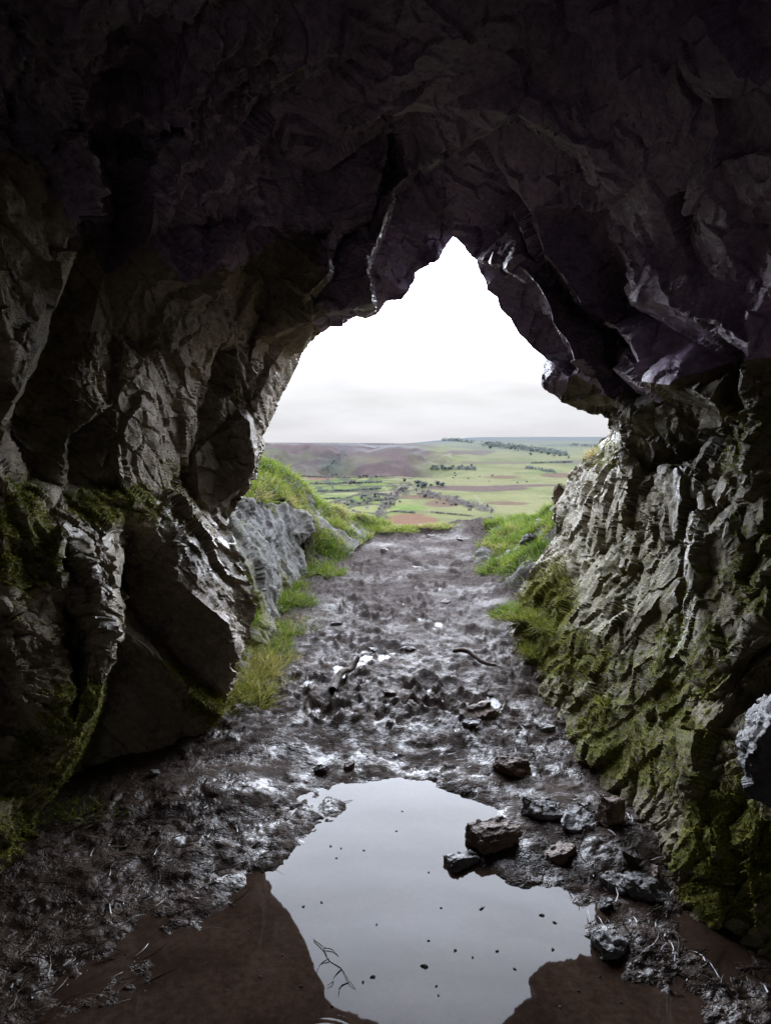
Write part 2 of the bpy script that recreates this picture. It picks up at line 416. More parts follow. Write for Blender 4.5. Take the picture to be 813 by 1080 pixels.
# --- left side, read from the mouth inwards
L += [[(135, 572, 3.36), (160, 585, 3.38), (185, 590, 3.40), (187, 612, 3.42), (205, 630, 3.44), (222, 645, 3.47), (240, 660, 3.5), (246, 690, 3.55), (240, 715, 3.6), (230, 736, 3.64), (212, 726, 3.62), (188, 698, 3.58), (160, 664, 3.54), (136, 636, 3.5), (131, 600, 3.42), (135, 572, 3.36)],  # face under the boulder
      [(170, 640, 3.52), (200, 670, 3.55), (215, 695, 3.58)],
      [(124, 642, 3.16), (127, 664, 3.16), (155, 682, 3.20), (187, 716, 3.29), (212, 745, 3.40), (218, 760, 3.5)],
      [(120, 694, 3.24), (110, 742, 3.24), (90, 790, 3.18), (66, 832, 3.05)],
      [(150, 740, 3.32), (170, 770, 3.38), (130, 800, 3.26)],
      # boulder crown
      [(130, 545, 3.05), (160, 556, 3.25), (186, 566, 3.4), (210, 580, 3.6), (235, 618, 3.76), (244, 650, 3.78)],
      [(165, 535, 3.4), (200, 548, 3.72), (222, 556, 4.0)], [(225, 575, 3.95), (248, 610, 3.96), (254, 645, 3.9)],
      # ledge above it
      [(70, 521, 2.75), (90, 526, 2.8), (128, 527, 2.95), (150, 530, 3.15), (175, 530, 3.4), (200, 541, 3.7)],
      # nearest rib, its rim, and the drop behind the rim
      [(95, 531, 2.76), (117, 560, 2.72), (122, 590, 2.7), (121, 620, 2.68), (117, 650, 2.65), (113, 690, 2.6), (105, 735, 2.55), (84, 785, 2.5), (60, 825, 2.5), (34, 855, 2.5), (12, 905, 2.44)],
      [(124, 560, 3.1), (127, 590, 3.12), (126, 620, 3.14), (122, 652, 3.18), (118, 690, 3.2), (109, 738, 3.2), (88, 788, 3.14), (64, 829, 3.0), (42, 858, 2.8)],
      [(75, 540, 2.62), (70, 565, 2.5), (86, 600, 2.56), (92, 640, 2.56), (98, 680, 2.52), (90, 730, 2.48), (70, 775, 2.45)],
      [(52, 580, 2.42), (55, 620, 2.46), (60, 680, 2.4), (72, 735, 2.42), (52, 795, 2.4), (22, 850, 2.38)],
      [(66, 575, 2.62), (66, 620, 2.66), (70, 680, 2.6)], [(82, 668, 2.74), (79, 702, 2.76), (81, 738, 2.7)],
      [(-40, 505, 2.1), (0, 521, 2.2), (22, 532, 2.3), (36, 560, 2.36), (50, 575, 2.42)],
      [(0, 560, 2.18), (0, 640, 2.2), (25, 690, 2.25), (30, 745, 2.27)], [(0, 705, 2.4), (10, 760, 2.45), (2, 820, 2.3)], [(-60, 700, 1.9), (-60, 850, 1.95)],
      # near slab high on the left and the hollow behind it
      [(80, 150, 2.2), (72, 235, 2.12), (62, 285, 2.1), (50, 320, 2.1), (40, 362, 2.05), (22, 412, 2.0), (0, 447, 1.95), (-40, 480, 1.9)],
      [(84, 150, 2.75), (75, 235, 2.75), (65, 285, 2.78), (53, 322, 2.78), (43, 363, 2.76), (25, 413, 2.7), (2, 449, 2.65), (-38, 483, 2.5)],
      [(-100, 200, 1.55), (-100, 350, 1.5)], [(0, 200, 1.82), (0, 300, 1.86), (5, 380, 1.92)], [(40, 250, 2.0), (25, 330, 1.98)],
      [(100, 240, 2.85), (112, 165, 2.8), (118, 235, 2.95), (130, 160, 2.95)],
      [(110, 290, 2.9), (150, 300, 2.95), (200, 300, 3.06)], [(100, 345, 2.88), (75, 420, 2.82), (40, 480, 2.75), (30, 505, 2.72)],
      [(66, 515, 2.76), (68, 480, 2.8), (73, 456, 2.82), (96, 441, 2.85), (106, 428, 2.9)], [(69, 512, 2.86), (71, 480, 2.9), (76, 457, 2.94), (99, 442, 3.0), (126, 424, 3.06), (126, 500, 3.0), (88, 508, 2.9)],
      [(103, 395, 2.9), (109, 362, 2.95), (124, 352, 3.1), (127, 398, 3.16), (120, 414, 3.1), (108, 424, 2.95), (103, 395, 2.9)],
      # big lit panel
      [(133, 370, 3.1), (130, 412, 3.1), (132, 450, 3.1), (129, 494, 3.14), (128, 511, 3.18), (142, 516, 3.26), (160, 518, 3.36), (172, 517, 3.5), (184, 498, 3.68), (191, 474, 3.78), (203, 438, 3.84), (199, 418, 3.76), (186, 380, 3.62), (160, 366, 3.32), (133, 370, 3.1)],
      [(150, 440, 3.22), (172, 425, 3.5), (160, 480, 3.38)],
      # dark plane beyond the panel
      [(207, 440, 4.06), (196, 476, 4.05), (190, 505, 4.02), (205, 528, 4.02)], [(214, 408, 4.06), (226, 372, 4.05), (250, 368, 4.06), (251, 408, 4.12), (236, 420, 4.12)],
      [(262, 445, 4.16), (264, 480, 4.18), (257, 510, 4.2), (240, 528, 4.18), (226, 516, 4.14)], [(222, 460, 4.12), (232, 500, 4.14)],
      [(206, 480, 3.92), (212, 520, 3.98), (222, 545, 4.1)],
      # slabs
      [(187, 345, 3.4), (205, 330, 3.5), (232, 352, 3.78), (222, 372, 3.84), (212, 392, 3.8), (196, 386, 3.62), (185, 364, 3.46), (187, 345, 3.4)],
      [(238, 283, 3.7), (262, 277, 4.0), (256, 310, 4.0), (249, 339, 3.95), (233, 338, 3.78), (228, 318, 3.7), (232, 300, 3.68), (238, 283, 3.7)],
      [(286, 290, 4.2), (290, 301, 4.3), (268, 355, 4.3), (251, 357, 4.0), (258, 326, 3.95), (271, 300, 4.02), (286, 290, 4.2)],
      [(200, 318, 3.35), (222, 296, 3.45), (228, 280, 3.5)], [(212, 318, 3.62), (224, 330, 3.66)],
      # inner edge of the mouth
      [(276, 355, 4.2), (263, 386, 4.2), (253, 417, 4.24), (241, 421, 4.22), (250, 431, 4.28), (259, 431, 4.34), (267, 400, 4.42), (282, 360, 4.42), (276, 355, 4.2)],
      [(319, 365, 4.5), (301, 367, 4.45), (284, 390, 4.42), (270, 420, 4.38), (265, 441, 4.36), (270, 458, 4.42)], [(330, 335, 4.2), (345, 325, 4.15)]]
# --- roof: dark risers that face the viewer, thin treads that catch the light
TREADS = []
def tread(pts, w, dY, base=None):
    TREADS.append(pts); dY *= 1.3
    a = []; b = []
    for i, (x, y) in enumerate(pts):
        p = pts[max(i-1, 0)]; q = pts[min(i+1, len(pts)-1)]
        nx, ny = q[1]-p[1], -(q[0]-p[0]); l = math.hypot(nx, ny); nx /= l; ny /= l
        if (455-x)*nx+(420-y)*ny < 0: nx, ny = -nx, -ny
        Y = min(base if base else t_(x, y), 4.14-dY*.5)
        a.append((x-nx*w/2, y-ny*w/2, Y-dY*.5)); b.append((x+nx*w/2, y+ny*w/2, Y+dY*.5))
    L.append(a); L.append(b)
tread([(408, 180), (396, 206), (389, 230), (372, 236)], 6, .45)
tread([(360, 238), (352, 262), (346, 290), (326, 312)], 6, .36, 3.85)
tread([(434, 186), (418, 200), (406, 232), (398, 256)], 6, .5)
tread([(394, 272), (391, 292), (396, 318)], 5, .25, 4.05)
tread([(300, 245), (330, 242), (352, 236)], 6, .35)
tread([(372, 145), (388, 138), (404, 122)], 9, .4)
tread([(462, 168), (474, 155), (486, 162)], 8, .35)
tread([(555, 226), (566, 262), (586, 291), (607, 322), (642, 346), (664, 363)], 6, .5)
tread([(545, 283), (562, 297), (577, 322), (582, 344), (600, 364), (606, 384)], 6, .35)
tread([(656, 290), (668, 314), (704, 326), (744, 348), (778, 372)], 9, .45)
tread([(655, 380), (680, 402), (712, 412), (748, 428)], 10, .5)
tread([(786, 378), (782, 410), (796, 446)], 10, .4)
tread([(600, 225), (620, 215), (640, 205)], 8, .3)
tread([(500, 150), (540, 120), (610, 160)], 9, .3)
tread([(270, 140), (290, 105), (330, 80)], 9, .35)
# --- right side: overhang, hollow under it, and the broken wall below
L += [[(664, 452, 3.95), (690, 444, 3.7), (738, 452, 3.35), (766, 454, 3.1)], [(660, 468, 4.1), (690, 492, 3.95), (716, 489, 3.85), (738, 474, 3.6), (768, 462, 3.2)],
      [(600, 398, 4.0), (640, 418, 3.9), (672, 432, 3.75)],
      [(700, 497, 3.62), (735, 500, 3.25), (768, 522, 2.86), (776, 470, 2.85)],
      [(655, 500, 4.35), (640, 535, 4.4), (612, 560, 5.1), (600, 590, 5.15)], [(670, 500, 4.05), (668, 540, 3.92), (640, 585, 4.2), (612, 636, 4.25), (596, 668, 4.2)],
      [(684, 584, 3.66), (662, 622, 3.72), (640, 645, 3.86), (612, 660, 4.06)], [(690, 600, 3.42), (668, 645, 3.4), (648, 655, 3.5), (628, 668, 3.7), (622, 690, 3.8)],
      [(570, 660, 4.75), (585, 690, 4.3), (570, 720, 4.2)], [(610, 720, 3.72), (590, 760, 3.7)],
      [(722, 560, 3.2), (724, 620, 3.08), (722, 680, 2.98)], [(734, 560, 2.86), (736, 640, 2.8), (732, 700, 2.72)],
      [(655, 700, 3.3), (680, 740, 2.98), (650, 780, 3.12)], [(700, 720, 2.86), (740, 740, 2.58), (720, 790, 2.58)],
      [(632, 800, 3.1), (655, 836, 2.86), (648, 868, 2.78)], [(690, 830, 2.66), (720, 860, 2.42), (700, 910, 2.42)], [(742, 880, 2.26), (780, 930, 2.06)],
      [(770, 620, 2.62), (800, 660, 2.36), (780, 700, 2.4)], [(813, 560, 2.38), (830, 640, 2.25)], [(760, 780, 2.34), (800, 840, 2.1)], [(860, 740, 1.95), (880, 860, 1.8)],
      [(790, 500, 2.6), (806, 530, 2.45)]]
fx = [p for ln in L for p in ln]+boundary
fa = np.array([(p[0], p[1]) for p in fx])
extra = []
rr = random.Random(3)
for gx in range(-360, 1200, 62):
    for gy in range(-380, 1100, 62):
        x = gx+rr.uniform(-22, 22); y = gy+rr.uniform(-22, 22)
        if np.min(np.hypot(fa[:, 0]-x, fa[:, 1]-y)) < 40: continue
        if not in_poly(np.array([x]), np.array([y]), boundary)[0]: continue
        d = min(t_(x, y), 4.0)
        if y > 440 and x > 560: d = None
        elif x < 260 and 230 < y < 950 and x > -30: d = None
        if d is None:   # ride on the neighbours
            dd = np.hypot(fa[:, 0]-x, fa[:, 1]-y); k = np.argsort(dd)[:4]
            d = float(np.sum(np.array([fx[i][2] for i in k])/dd[k])/np.sum(1/dd[k]))
        extra.append((x, y, d*(1+rr.uniform(-.045, .045))))
V, T, ring = cage(boundary, L, extra)
nb = len(boundary); i_out0 = len(foot_left); i_out1 = i_out0+len(OUTER)
# outer edge carried back behind the viewer; opening added there as fill light
back = ring[i_out0-1:i_out1+1]
bp = V[back]; bo = np.zeros_like(bp); bo[:, 1] = -1.6-bp[:, 1]; bo[:, 0] = bp[:, 0]*.10
V, T, b2 = extrude_rim(V, T, back, [bo])
q_ = V[b2]; V, T, b3 = extrude_rim(V, T, b2, [(np.array([0, 0, 1.2])-q_)*np.array([.52, 0, .52])+np.array([0, -1.6, 0])])
# rock mass behind the mouth's edge: carried outwards so that the edge is thick
rim = ring[i_out1+len(foot_right)-1:]+[ring[0]]
rp = V[rim]; cen = np.array([.25, 5.0, 1.2])
o1 = (rp-cen)*np.array([1, 0, 1]); o1 /= np.linalg.norm(o1, axis=1, keepdims=True)
o1 = o1*np.array([.5, 0, .5])*np.where(rp[:, 2:3] > 1.4, 2.1, .6)+np.where(rp[:, 2:3] > 1.4, .012, .22)*np.array([0, 1, 0])
# the right-hand wall beyond the roof only needs to turn away from the path
V, T, _ = extrude_rim(V, T, rim, [o1, o1*3])
T = orient(V, T)
cpx, cpy, cdep = project(V[T].mean(axis=1))
c3 = V[T].mean(axis=1)
g = np.where((c3[:, 0] > .1) & ((cpy > 440) | (c3[:, 2] < 1.75)), 2, np.where((c3[:, 0] < -.1) & ((cpy > 275-(cpx-230)*.25) | (c3[:, 2] < 2.2)) & (cpx < 335), 0, 1))
V, T, g = refine(V, T, 2.3, .045, grp=g)
px, py, dep = project(V)
def ell(cx, cy, rx, ry, rot=0):
    a = math.radians(rot); dx = px-cx; dy = py-cy
    u = (dx*math.cos(a)+dy*math.sin(a))/rx; v = (-dx*math.sin(a)+dy*math.cos(a))/ry
    return np.clip(1.35-np.sqrt(u*u+v*v), 0, 1)
amp = np.where((py < 430) & (px > 290), .62, 1.0)
amp = np.where((px > 560) & (py > 440), .85, amp); amp = np.where((px < 290) & (py > 230), .62, amp)
for e in ((190, 650, 48, 62), (150, 765, 55, 60), (235, 455, 28, 70), (100, 470, 28, 40), (60, 400, 35, 120, 10), (130, 300, 60, 60)): amp *= 1-.5*np.minimum(ell(*e)*2, 1)
amp *= np.clip(.35+.65*(dep-.5)/1.6, .35, 1)
fr = np.array([[.78, -.35, .52], [.10, .88, .45], [-.62, -.30, .72]])
u, s_, vt = np.linalg.svd(fr); fr = u@vt
fr2 = np.array([[.80, .20, -.56], [.25, .75, .61], [.55, -.63, .55]]); u, s_, vt = np.linalg.svd(fr2); fr2 = u@vt
fine = np.where((py < 430) & (px > 290), .38, 1.0); fine = np.where((px > 560) & (py > 440), .8, fine)
for e in ((190, 650, 48, 62), (150, 765, 55, 60), (235, 455, 28, 70), (100, 470, 28, 40), (60, 400, 35, 120, 10), (130, 300, 60, 60)): fine = fine*(1+.25*np.minimum(ell(*e)*2, 1))
for e, k in (((290, 412, 24, 62, 20), .55), ((165, 450, 36, 74, 10), .4), ((258, 325, 30, 45, 20), .5), ((205, 362, 22, 32), .45)): amp = amp*(1-k*np.minimum(ell(*e)*2, 1))
crk = np.where((py < 430) & (px > 290), .15, 1.0)
Va, ha = fracture(V, T, amp, 3, fr, fine=fine, crack=crk); Vb, hb = fracture(V, T, amp, 60, fr2, fine=fine, slabs=((2.0, 2.3, 3.4), (4.6, 5.2, 8.6)), tilt=1.25, warp=.35, jag=.6, crack=crk, big=(np.where(py > 440, .065, .11), .05))
wr = sstep(-.15, .25, V[:, 0])[:, None]
V0 = V; V = Va*(1-wr)+Vb*wr
N = vnormals(V, T)
up = N[:, 2]
# where moss, algae film and running water sit on the rock
moss = np.zeros(len(V)); alg = np.where((px > 520) & (py > 440), .5, .34)*sstep(-.35, .25, fbm(V*1.7, 3, 19)); wet = np.where((px > 520) & (py > 440), .08, .25)
for cx, cy, rx, ry, rot, k in ((20, 570, 40, 70, 0, .85), (125, 535, 50, 22, 10, .95), (55, 790, 40, 90, 30, 1.0), (20, 900, 50, 60, 0, .8), (30, 650, 34, 50, 0, .35), (215, 745, 25, 16, 30, 1.1), (190, 715, 30, 14, 45, .6), (160, 545, 60, 20, 10, .5),
    (170, 505, 40, 30, 0, .45), (250, 560, 14, 60, -15, .35),
    (680, 780, 90, 60, 0, .64), (640, 730, 80, 60, 0, .42), (770, 900, 60, 90, 0, .9), (730, 700, 60, 60, 0, .55), (575, 640, 30, 50, 20, .85), (600, 690, 50, 30, 0, .7), (800, 600, 40, 60, 0, .6), (790, 470, 30, 60, 0, .6), (640, 480, 30, 14, -30, .5), (700, 600, 120, 80, 0, .28), (745, 640, 40, 60, 0, .4)):
    moss = np.maximum(moss, k*np.minimum(1, 1.5*ell(cx, cy, rx, ry, rot)))
moss *= .62+.5*np.clip(up+.25, -.3, 1)
for cx, cy, rx, ry, rot, k in ((640, 690, 130, 140, 0, .85), (570, 690, 40, 60, 0, .8), (720, 560, 100, 80, 0, .35), (50, 600, 80, 160, 0, .65), (165, 480, 50, 60, 0, .35), (20, 350, 60, 120, 0, .5), (60, 150, 120, 170, 0, .4), (255, 640, 40, 90, 0, .3), (770, 860, 90, 120, 0, .6)):
    alg = np.maximum(alg, k*np.minimum(1, 1.5*ell(cx, cy, rx, ry, rot)))
for cx, cy, rx, ry, rot, k in ((90, 610, 40, 80, 0, 1), (215, 570, 60, 34, 30, 1), (640, 400, 130, 50, 25, 1), (770, 470, 60, 90, 0, .6), (722, 600, 14, 120, 0, 1), (700, 470, 60, 40, 0, .45), (400, 240, 110, 90, 0, .9), (580, 300, 80, 80, 0, .9)):
    wet = np.maximum(wet, k*np.minimum(1, 1.5*ell(cx, cy, rx, ry, rot)))
dt = np.full(len(V), 1e3)
for pts in TREADS:
    for (x0, y0), (x1, y1) in zip(pts, pts[1:]):
        tt_ = np.clip(((px-x0)*(x1-x0)+(py-y0)*(y1-y0))/((x1-x0)**2+(y1-y0)**2), 0, 1)
        dt = np.minimum(dt, np.hypot(px-x0-tt_*(x1-x0), py-y0-tt_*(y1-y0)))
seam = np.clip(1.2-np.abs(dt+5*fbm(V*7, 3, 90))/6.5, 0, 1)
wet = np.maximum(wet, 1.9*seam)
slate = np.zeros(len(V))  # shade painted into the colour of rock faces turned to the viewer
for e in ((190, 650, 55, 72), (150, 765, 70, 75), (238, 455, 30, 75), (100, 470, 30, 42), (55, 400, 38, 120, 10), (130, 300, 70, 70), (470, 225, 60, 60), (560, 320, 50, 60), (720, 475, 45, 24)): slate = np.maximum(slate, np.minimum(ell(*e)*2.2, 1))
slate = np.maximum(slate, .85*sstep(170, 20, py+60*fbm(V*1.5, 2, 4))*(px > -50)); slate = np.maximum(slate, .6*sstep(90, 30, px)*sstep(330, 200, py))  # roof top and upper left corner also painted darker as shade
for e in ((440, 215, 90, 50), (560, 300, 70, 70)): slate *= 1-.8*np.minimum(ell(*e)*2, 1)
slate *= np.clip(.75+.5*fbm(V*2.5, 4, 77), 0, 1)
CAVE_V, CAVE_T, CAVE_MOSS = V, T, moss
for gi, (nm, mt, lab) in enumerate((('cave_wall_left', M_LEFT, 'broken dark rock wall of the cave on the left with jutting slabs'), ('cave_roof', M_ROOF, 'dark rock roof arching over the cave mouth, painted with purplish haze'), ('cave_wall_right', M_RIGHT, 'mossy fractured rock wall of the cave on the right'))):
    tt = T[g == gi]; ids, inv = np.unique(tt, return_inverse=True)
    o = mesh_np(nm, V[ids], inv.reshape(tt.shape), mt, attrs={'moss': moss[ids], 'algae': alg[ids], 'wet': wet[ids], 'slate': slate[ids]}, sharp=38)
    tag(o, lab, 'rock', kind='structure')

# moss fronds standing off the rock
def blades(name, roots, dirs, length, width, tone, mat, seg=3, bend=.5, rng=RNG):
    n = len(roots)
    side = np.cross(dirs, rng.normal(size=(n, 3))); side /= np.linalg.norm(side, axis=1, keepdims=True)+1e-9
    lean = rng.normal(size=(n, 3)); lean[:, 2] = -np.abs(lean[:, 2])*.6
    lean -= dirs*np.einsum('ij,ij->i', lean, dirs)[:, None]
    lean /= np.linalg.norm(lean, axis=1, keepdims=True)+1e-9
    bd = bend*rng.uniform(.4, 1.4, n)
    vs = []; tips = []
    for k in range(seg+1):
        s = k/seg
        c = roots+dirs*(length*s*(1-.25*s*bd))[:, None]+lean*(length*bd*s*s)[:, None]
        w = width*(1-s)**.7
        if k < seg:
            vs += [c-side*w[:, None], c+side*w[:, None]]; tips += [np.full(n, s), np.full(n, s)]
        else: vs += [c]; tips += [np.ones(n)]
    m = len(vs)
    V = np.stack(vs, axis=1).reshape(-1, 3); tip = np.stack(tips, axis=1).ravel()
    b = np.arange(n)[:, None]*m; fs = []
    for k in range(seg-1):
        a = 2*k; fs += [np.concatenate([b+a, b+a+1, b+a+3], 1), np.concatenate([b+a, b+a+3, b+a+2], 1)]
    a = 2*(seg-1); fs.append(np.concatenate([b+a, b+a+1, b+a+2], 1))
    return mesh_np(name, V, np.concatenate(fs), mat, attrs={'tone': np.repeat(tone, m), 'tip': tip})
def sample(V, T, n, weight=None, rng=RNG):
    a = np.linalg.norm(np.cross(V[T[:, 1]]-V[T[:, 0]], V[T[:, 2]]-V[T[:, 0]]), axis=1)
    if weight is not None: a = a*weight
    i = rng.choice(len(T), n, p=a/a.sum()); r = rng.random((n, 2)); s = np.sqrt(r[:, :1])
    p = V[T[i, 0]]*(1-s)+V[T[i, 1]]*(s*(1-r[:, 1:]))+V[T[i, 2]]*(s*r[:, 1:])
    nn = np.cross(V[T[:, 1]]-V[T[:, 0]], V[T[:, 2]]-V[T[:, 0]])[i]; nn /= np.linalg.norm(nn, axis=1, keepdims=True)+1e-12
    return p, nn
for nm, side, cnt in (('moss', -1, 34000), ('moss', 1, 40000)):
    inf = (px > -10) & (px < 823) & (py < 1090)
    wv = np.where((V[:, 0]*side > 0) & inf, np.clip(moss+.75*fbm(V*9, 4, 5)-.38, 0, 1)**1.2, 0)
    p, nn = sample(V, T, cnt, wv[T].mean(axis=1))
    d = nn+RNG.normal(scale=.55, size=(cnt, 3)); d[:, 2] -= .25; d /= np.linalg.norm(d, axis=1, keepdims=True)
    o = blades(nm, p, d, RNG.uniform(.006, .02, cnt), RNG.uniform(.0012, .0028, cnt), np.clip(RNG.normal(.45, .25, cnt), 0, 1), M_MOSSF, 2, .8)
    tag(o, 'yellow-green moss clinging to the %s cave wall' % ('left' if side < 0 else 'right'), 'moss', kind='stuff')

# ================================================================== ground inside and outside: mud, puddle
rows = 860; cols = 720
ts = np.linspace(1/.95, 1/11.5, rows)
Yr = np.concatenate([np.linspace(-4, .9, 24), 1/ts])
sx = np.linspace(-1, 1, cols)
YY = np.repeat(Yr[:, None], cols, 1); XX = sx[None, :]*(1.55+.30*np.maximum(YY, .5))+.06
fp = np.stack([XX.ravel(), YY.ravel(), np.zeros(XX.size)], axis=1)
x, y = fp[:, 0], fp[:, 1]
ctl = []
def cp(px_, py_, h): 
    q = P3(px_, py_, gY(px_, py_, 0.0) if gY(px_, py_, 0) < 3.4 else gY(px_, py_)); ctl.append((q[0], q[1], h))
for a in ((430, 850, -.07), (400, 900, -.12), (450, 960, -.14), (400, 1040, -.14), (520, 1040, -.14), (560, 1000, -.10), (480, 1120, -.14), (350, 920, -.07), (330, 990, -.06), (540, 960, -.08), (470, 850, -.04), (300, 1040, -.04), (262, 1000, -.022), (282, 960, -.02),
          (345, 850, .012), (300, 880, .018), (285, 905, .012), (310, 915, -.01), (500, 830, .02), (430, 800, .022), (380, 806, .03), (470, 812, .008), (560, 900, .035), (600, 930, .03), (560, 925, .012), (620, 940, .025), (590, 860, .05), (640, 900, .06), (700, 970, .012), (640, 985, .0), (690, 1000, .012), (680, 1040, -.006), (760, 1040, .014), (605, 1010, -.03), (625, 1070, -.02), (720, 1075, .004), (790, 1080, .02),
          (250, 850, .05), (180, 850, .05), (200, 900, .022), (120, 900, .02), (60, 940, .03), (230, 930, .012), (150, 960, .007), (60, 1000, .010), (200, 990, .006), (120, 1040, .008), (205, 1060, .004), (20, 1060, .010), (170, 1080, .006), (90, 980, .008), (100, 1100, .01), (250, 890, .02), (400, 760, .05), (300, 780, .06), (520, 780, .055), (450, 740, .05), (100, 860, .06), (30, 900, .06)): cp(*a)
ctl = np.array(ctl)
num = np.zeros(len(x)); den = np.zeros(len(x))
for cx, cy, h in ctl:
    d2 = (x-cx)**2+(y-cy)**2+.004; w = 1/d2**1.6; num += w*h; den += w
shape = num/den
fade = sstep(3.6, 4.6, y)
zb = .046*np.maximum(y-3.2, 0)
z = zb+shape*(1-fade)+.03*fade
path = np.abs(x-.02*y-.02)
inpath = sstep(1.0, .45, path)
# banks rise at both sides of the trodden path
z += (.30-.26*sstep(6.5, 8.5, y))*sstep(.62, 1.7, np.maximum(x-.05*(y-5), 0))*sstep(4.2, 6.5, y)+.30*sstep(.78, 1.9, np.maximum(-x, 0))*sstep(4.2, 6.5, y)
z -= .05*inpath*sstep(6, 10, y)
q2 = np.stack([x, y, x*0], 1)
rough = .45+.55*sstep(.8, .0, path/1.2)
lump = fbm(q2*3.0, 3, 2)*.035
hf, ef = facet(q2*np.array([9, 7, 1.])+.5*fbm(q2*6, 2, 4)[:, None], 91, 1.2)
hf2, ef2 = facet(q2*np.array([24, 18, 1.])+.6*fbm(q2*14, 2, 8)[:, None], 95, 1.2)
ofar = sstep(3.6, 5.2, y)
nearl = sstep(3.4, 2.8, y)
clod = ((.024-.014*ofar-.010*nearl)*hf+(.011-.003*ofar-.004*nearl)*hf2+(.024-.010*ofar)*np.abs(fbm(q2*9, 4, 12))-.006+.005*fbm(q2*42, 3, 14)+.011*ofar*np.abs(fbm(q2*np.array([19, 14, 1]), 4, 15, .62)))*(.65+.7*sstep(-.2, .3, fbm(q2*2.2, 2, 13)))
inw = sstep(2.5, 3.3, y+.0*x); drown = sstep(-.02, -.07, shape)*(1-fade)
act = (1-.9*drown)*(.55+.45*fade+.35*sstep(3.2, 4, y)*(1-fade))
left_sh = np.maximum(sstep(-.25, -.5, x), sstep(.45, .65, x))*sstep(3.0, 2.5, y)
z += left_sh*(.012*fbm(q2*np.array([8, 5.5, 1]), 4, 55, .6)+.012*fbm(q2*21, 4, 56, .6))
z += lump*(1-.8*drown)*(.8-.3*ofar)+clod*act*(1-.1*left_sh)*(1-.35*sstep(6.5, 9, y))
# boot prints trodden into the path
rf = random.Random(12)
for k in range(95):
    fy = 3.7+5.8*rf.random()**1.2; fx_ = rf.uniform(-.62, .62)+.03*fy-.05; an = rf.gauss(0, .35)
    m = (np.abs(x-fx_) < .3) & (np.abs(y-fy) < .3)
    dx = x[m]-fx_; dy = y[m]-fy; uu = dx*math.cos(an)+dy*math.sin(an); vv = -dx*math.sin(an)+dy*math.cos(an)
    r = np.sqrt((uu/.055)**2+(vv/.13)**2)+.45*fbm(q2[m]*13, 3, 34)
    z[m] += (-.020*sstep(1.1, .5, r)+.016*np.exp(-((r-1.2)/.17)**2)*(1+.8*fbm(q2[m]*20, 2, 33)))*(1-drown[m])*rf.uniform(.5, 1.1)
# low spots hold a film of water
lev = zb+shape*(1-fade)+.03*fade-.05*inpath*sstep(6, 10, y)+.014*fbm(q2*np.array([2.6, 2.2, 1]), 3, 50)-.020
lev = np.where(y < 3.2, np.minimum(lev, 10), lev)
pool = np.clip((lev-z)/.008, 0, 1)*sstep(3.0, 3.5, y)*sstep(9, 6, y)*sstep(.95, .6, path)
z = np.where(pool > 0, z*(1-pool)+lev*pool, z)
z += sstep(8.6, 9.8, y)*(.11*fbm(q2*1.6, 3, 71)*(.35+.65*sstep(.1, .9, path))+.035*fbm(q2*6, 3, 72))
z -= np.maximum(y-10.1, 0)**1.5*.5
fp[:, 2] = z
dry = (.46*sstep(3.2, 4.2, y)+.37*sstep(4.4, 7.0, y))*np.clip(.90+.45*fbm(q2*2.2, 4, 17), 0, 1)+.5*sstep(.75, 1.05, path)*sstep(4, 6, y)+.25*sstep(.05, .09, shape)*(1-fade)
nr = len(Yr); ii = (np.arange(nr-1)[:, None]*cols+np.arange(cols-1)[None, :]).ravel()
quads = np.stack([ii, ii+1, ii+cols+1, ii+cols], 1)
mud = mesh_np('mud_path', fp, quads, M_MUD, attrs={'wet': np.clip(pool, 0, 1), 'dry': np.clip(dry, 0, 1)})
tag(mud, 'churned wet dark mud path leading out of the cave', 'path', kind='structure')
FLOOR = (XX, YY, z.reshape(XX.shape), Yr)
def floor_z(px_, py_):
    j = min(max(np.searchsorted(Yr, py_), 0), nr-1); xs = XX[j]; i = min(max(np.searchsorted(xs, px_), 0), cols-1)
    return FLOOR[2][j, i]
# the puddle: one level sheet with slow ripples and one drop's rings
wx = np.linspace(-1.5, 1.35, 560); wy = np.linspace(.9, 3.75, 560)
wX, wY = np.meshgrid(wx, wy); wq = np.stack([wX.ravel(), wY.ravel(), np.zeros(wX.size)], 1)
wz = .0006*fbm(wq*2.6, 3, 21)
rc = P3(338, 1112, gY(338, 1112, 0.)); dd = np.hypot(wq[:, 0]-rc[0], wq[:, 1]-rc[1])
wz += .0006*np.sin(dd/.017*2*math.pi)*np.exp(-((dd-.085)/.024)**2)*(1+.6*fbm(wq*14, 2, 25))
wq[:, 2] = wz
ii = (np.arange(559)[:, None]*560+np.arange(559)[None, :]).ravel()
wat = mesh_np('puddle', wq, np.stack([ii, ii+1, ii+561, ii+560], 1), M_WATER)
tag(wat, 'still brown puddle reflecting the bright sky in the cave floor', 'puddle', kind='structure')

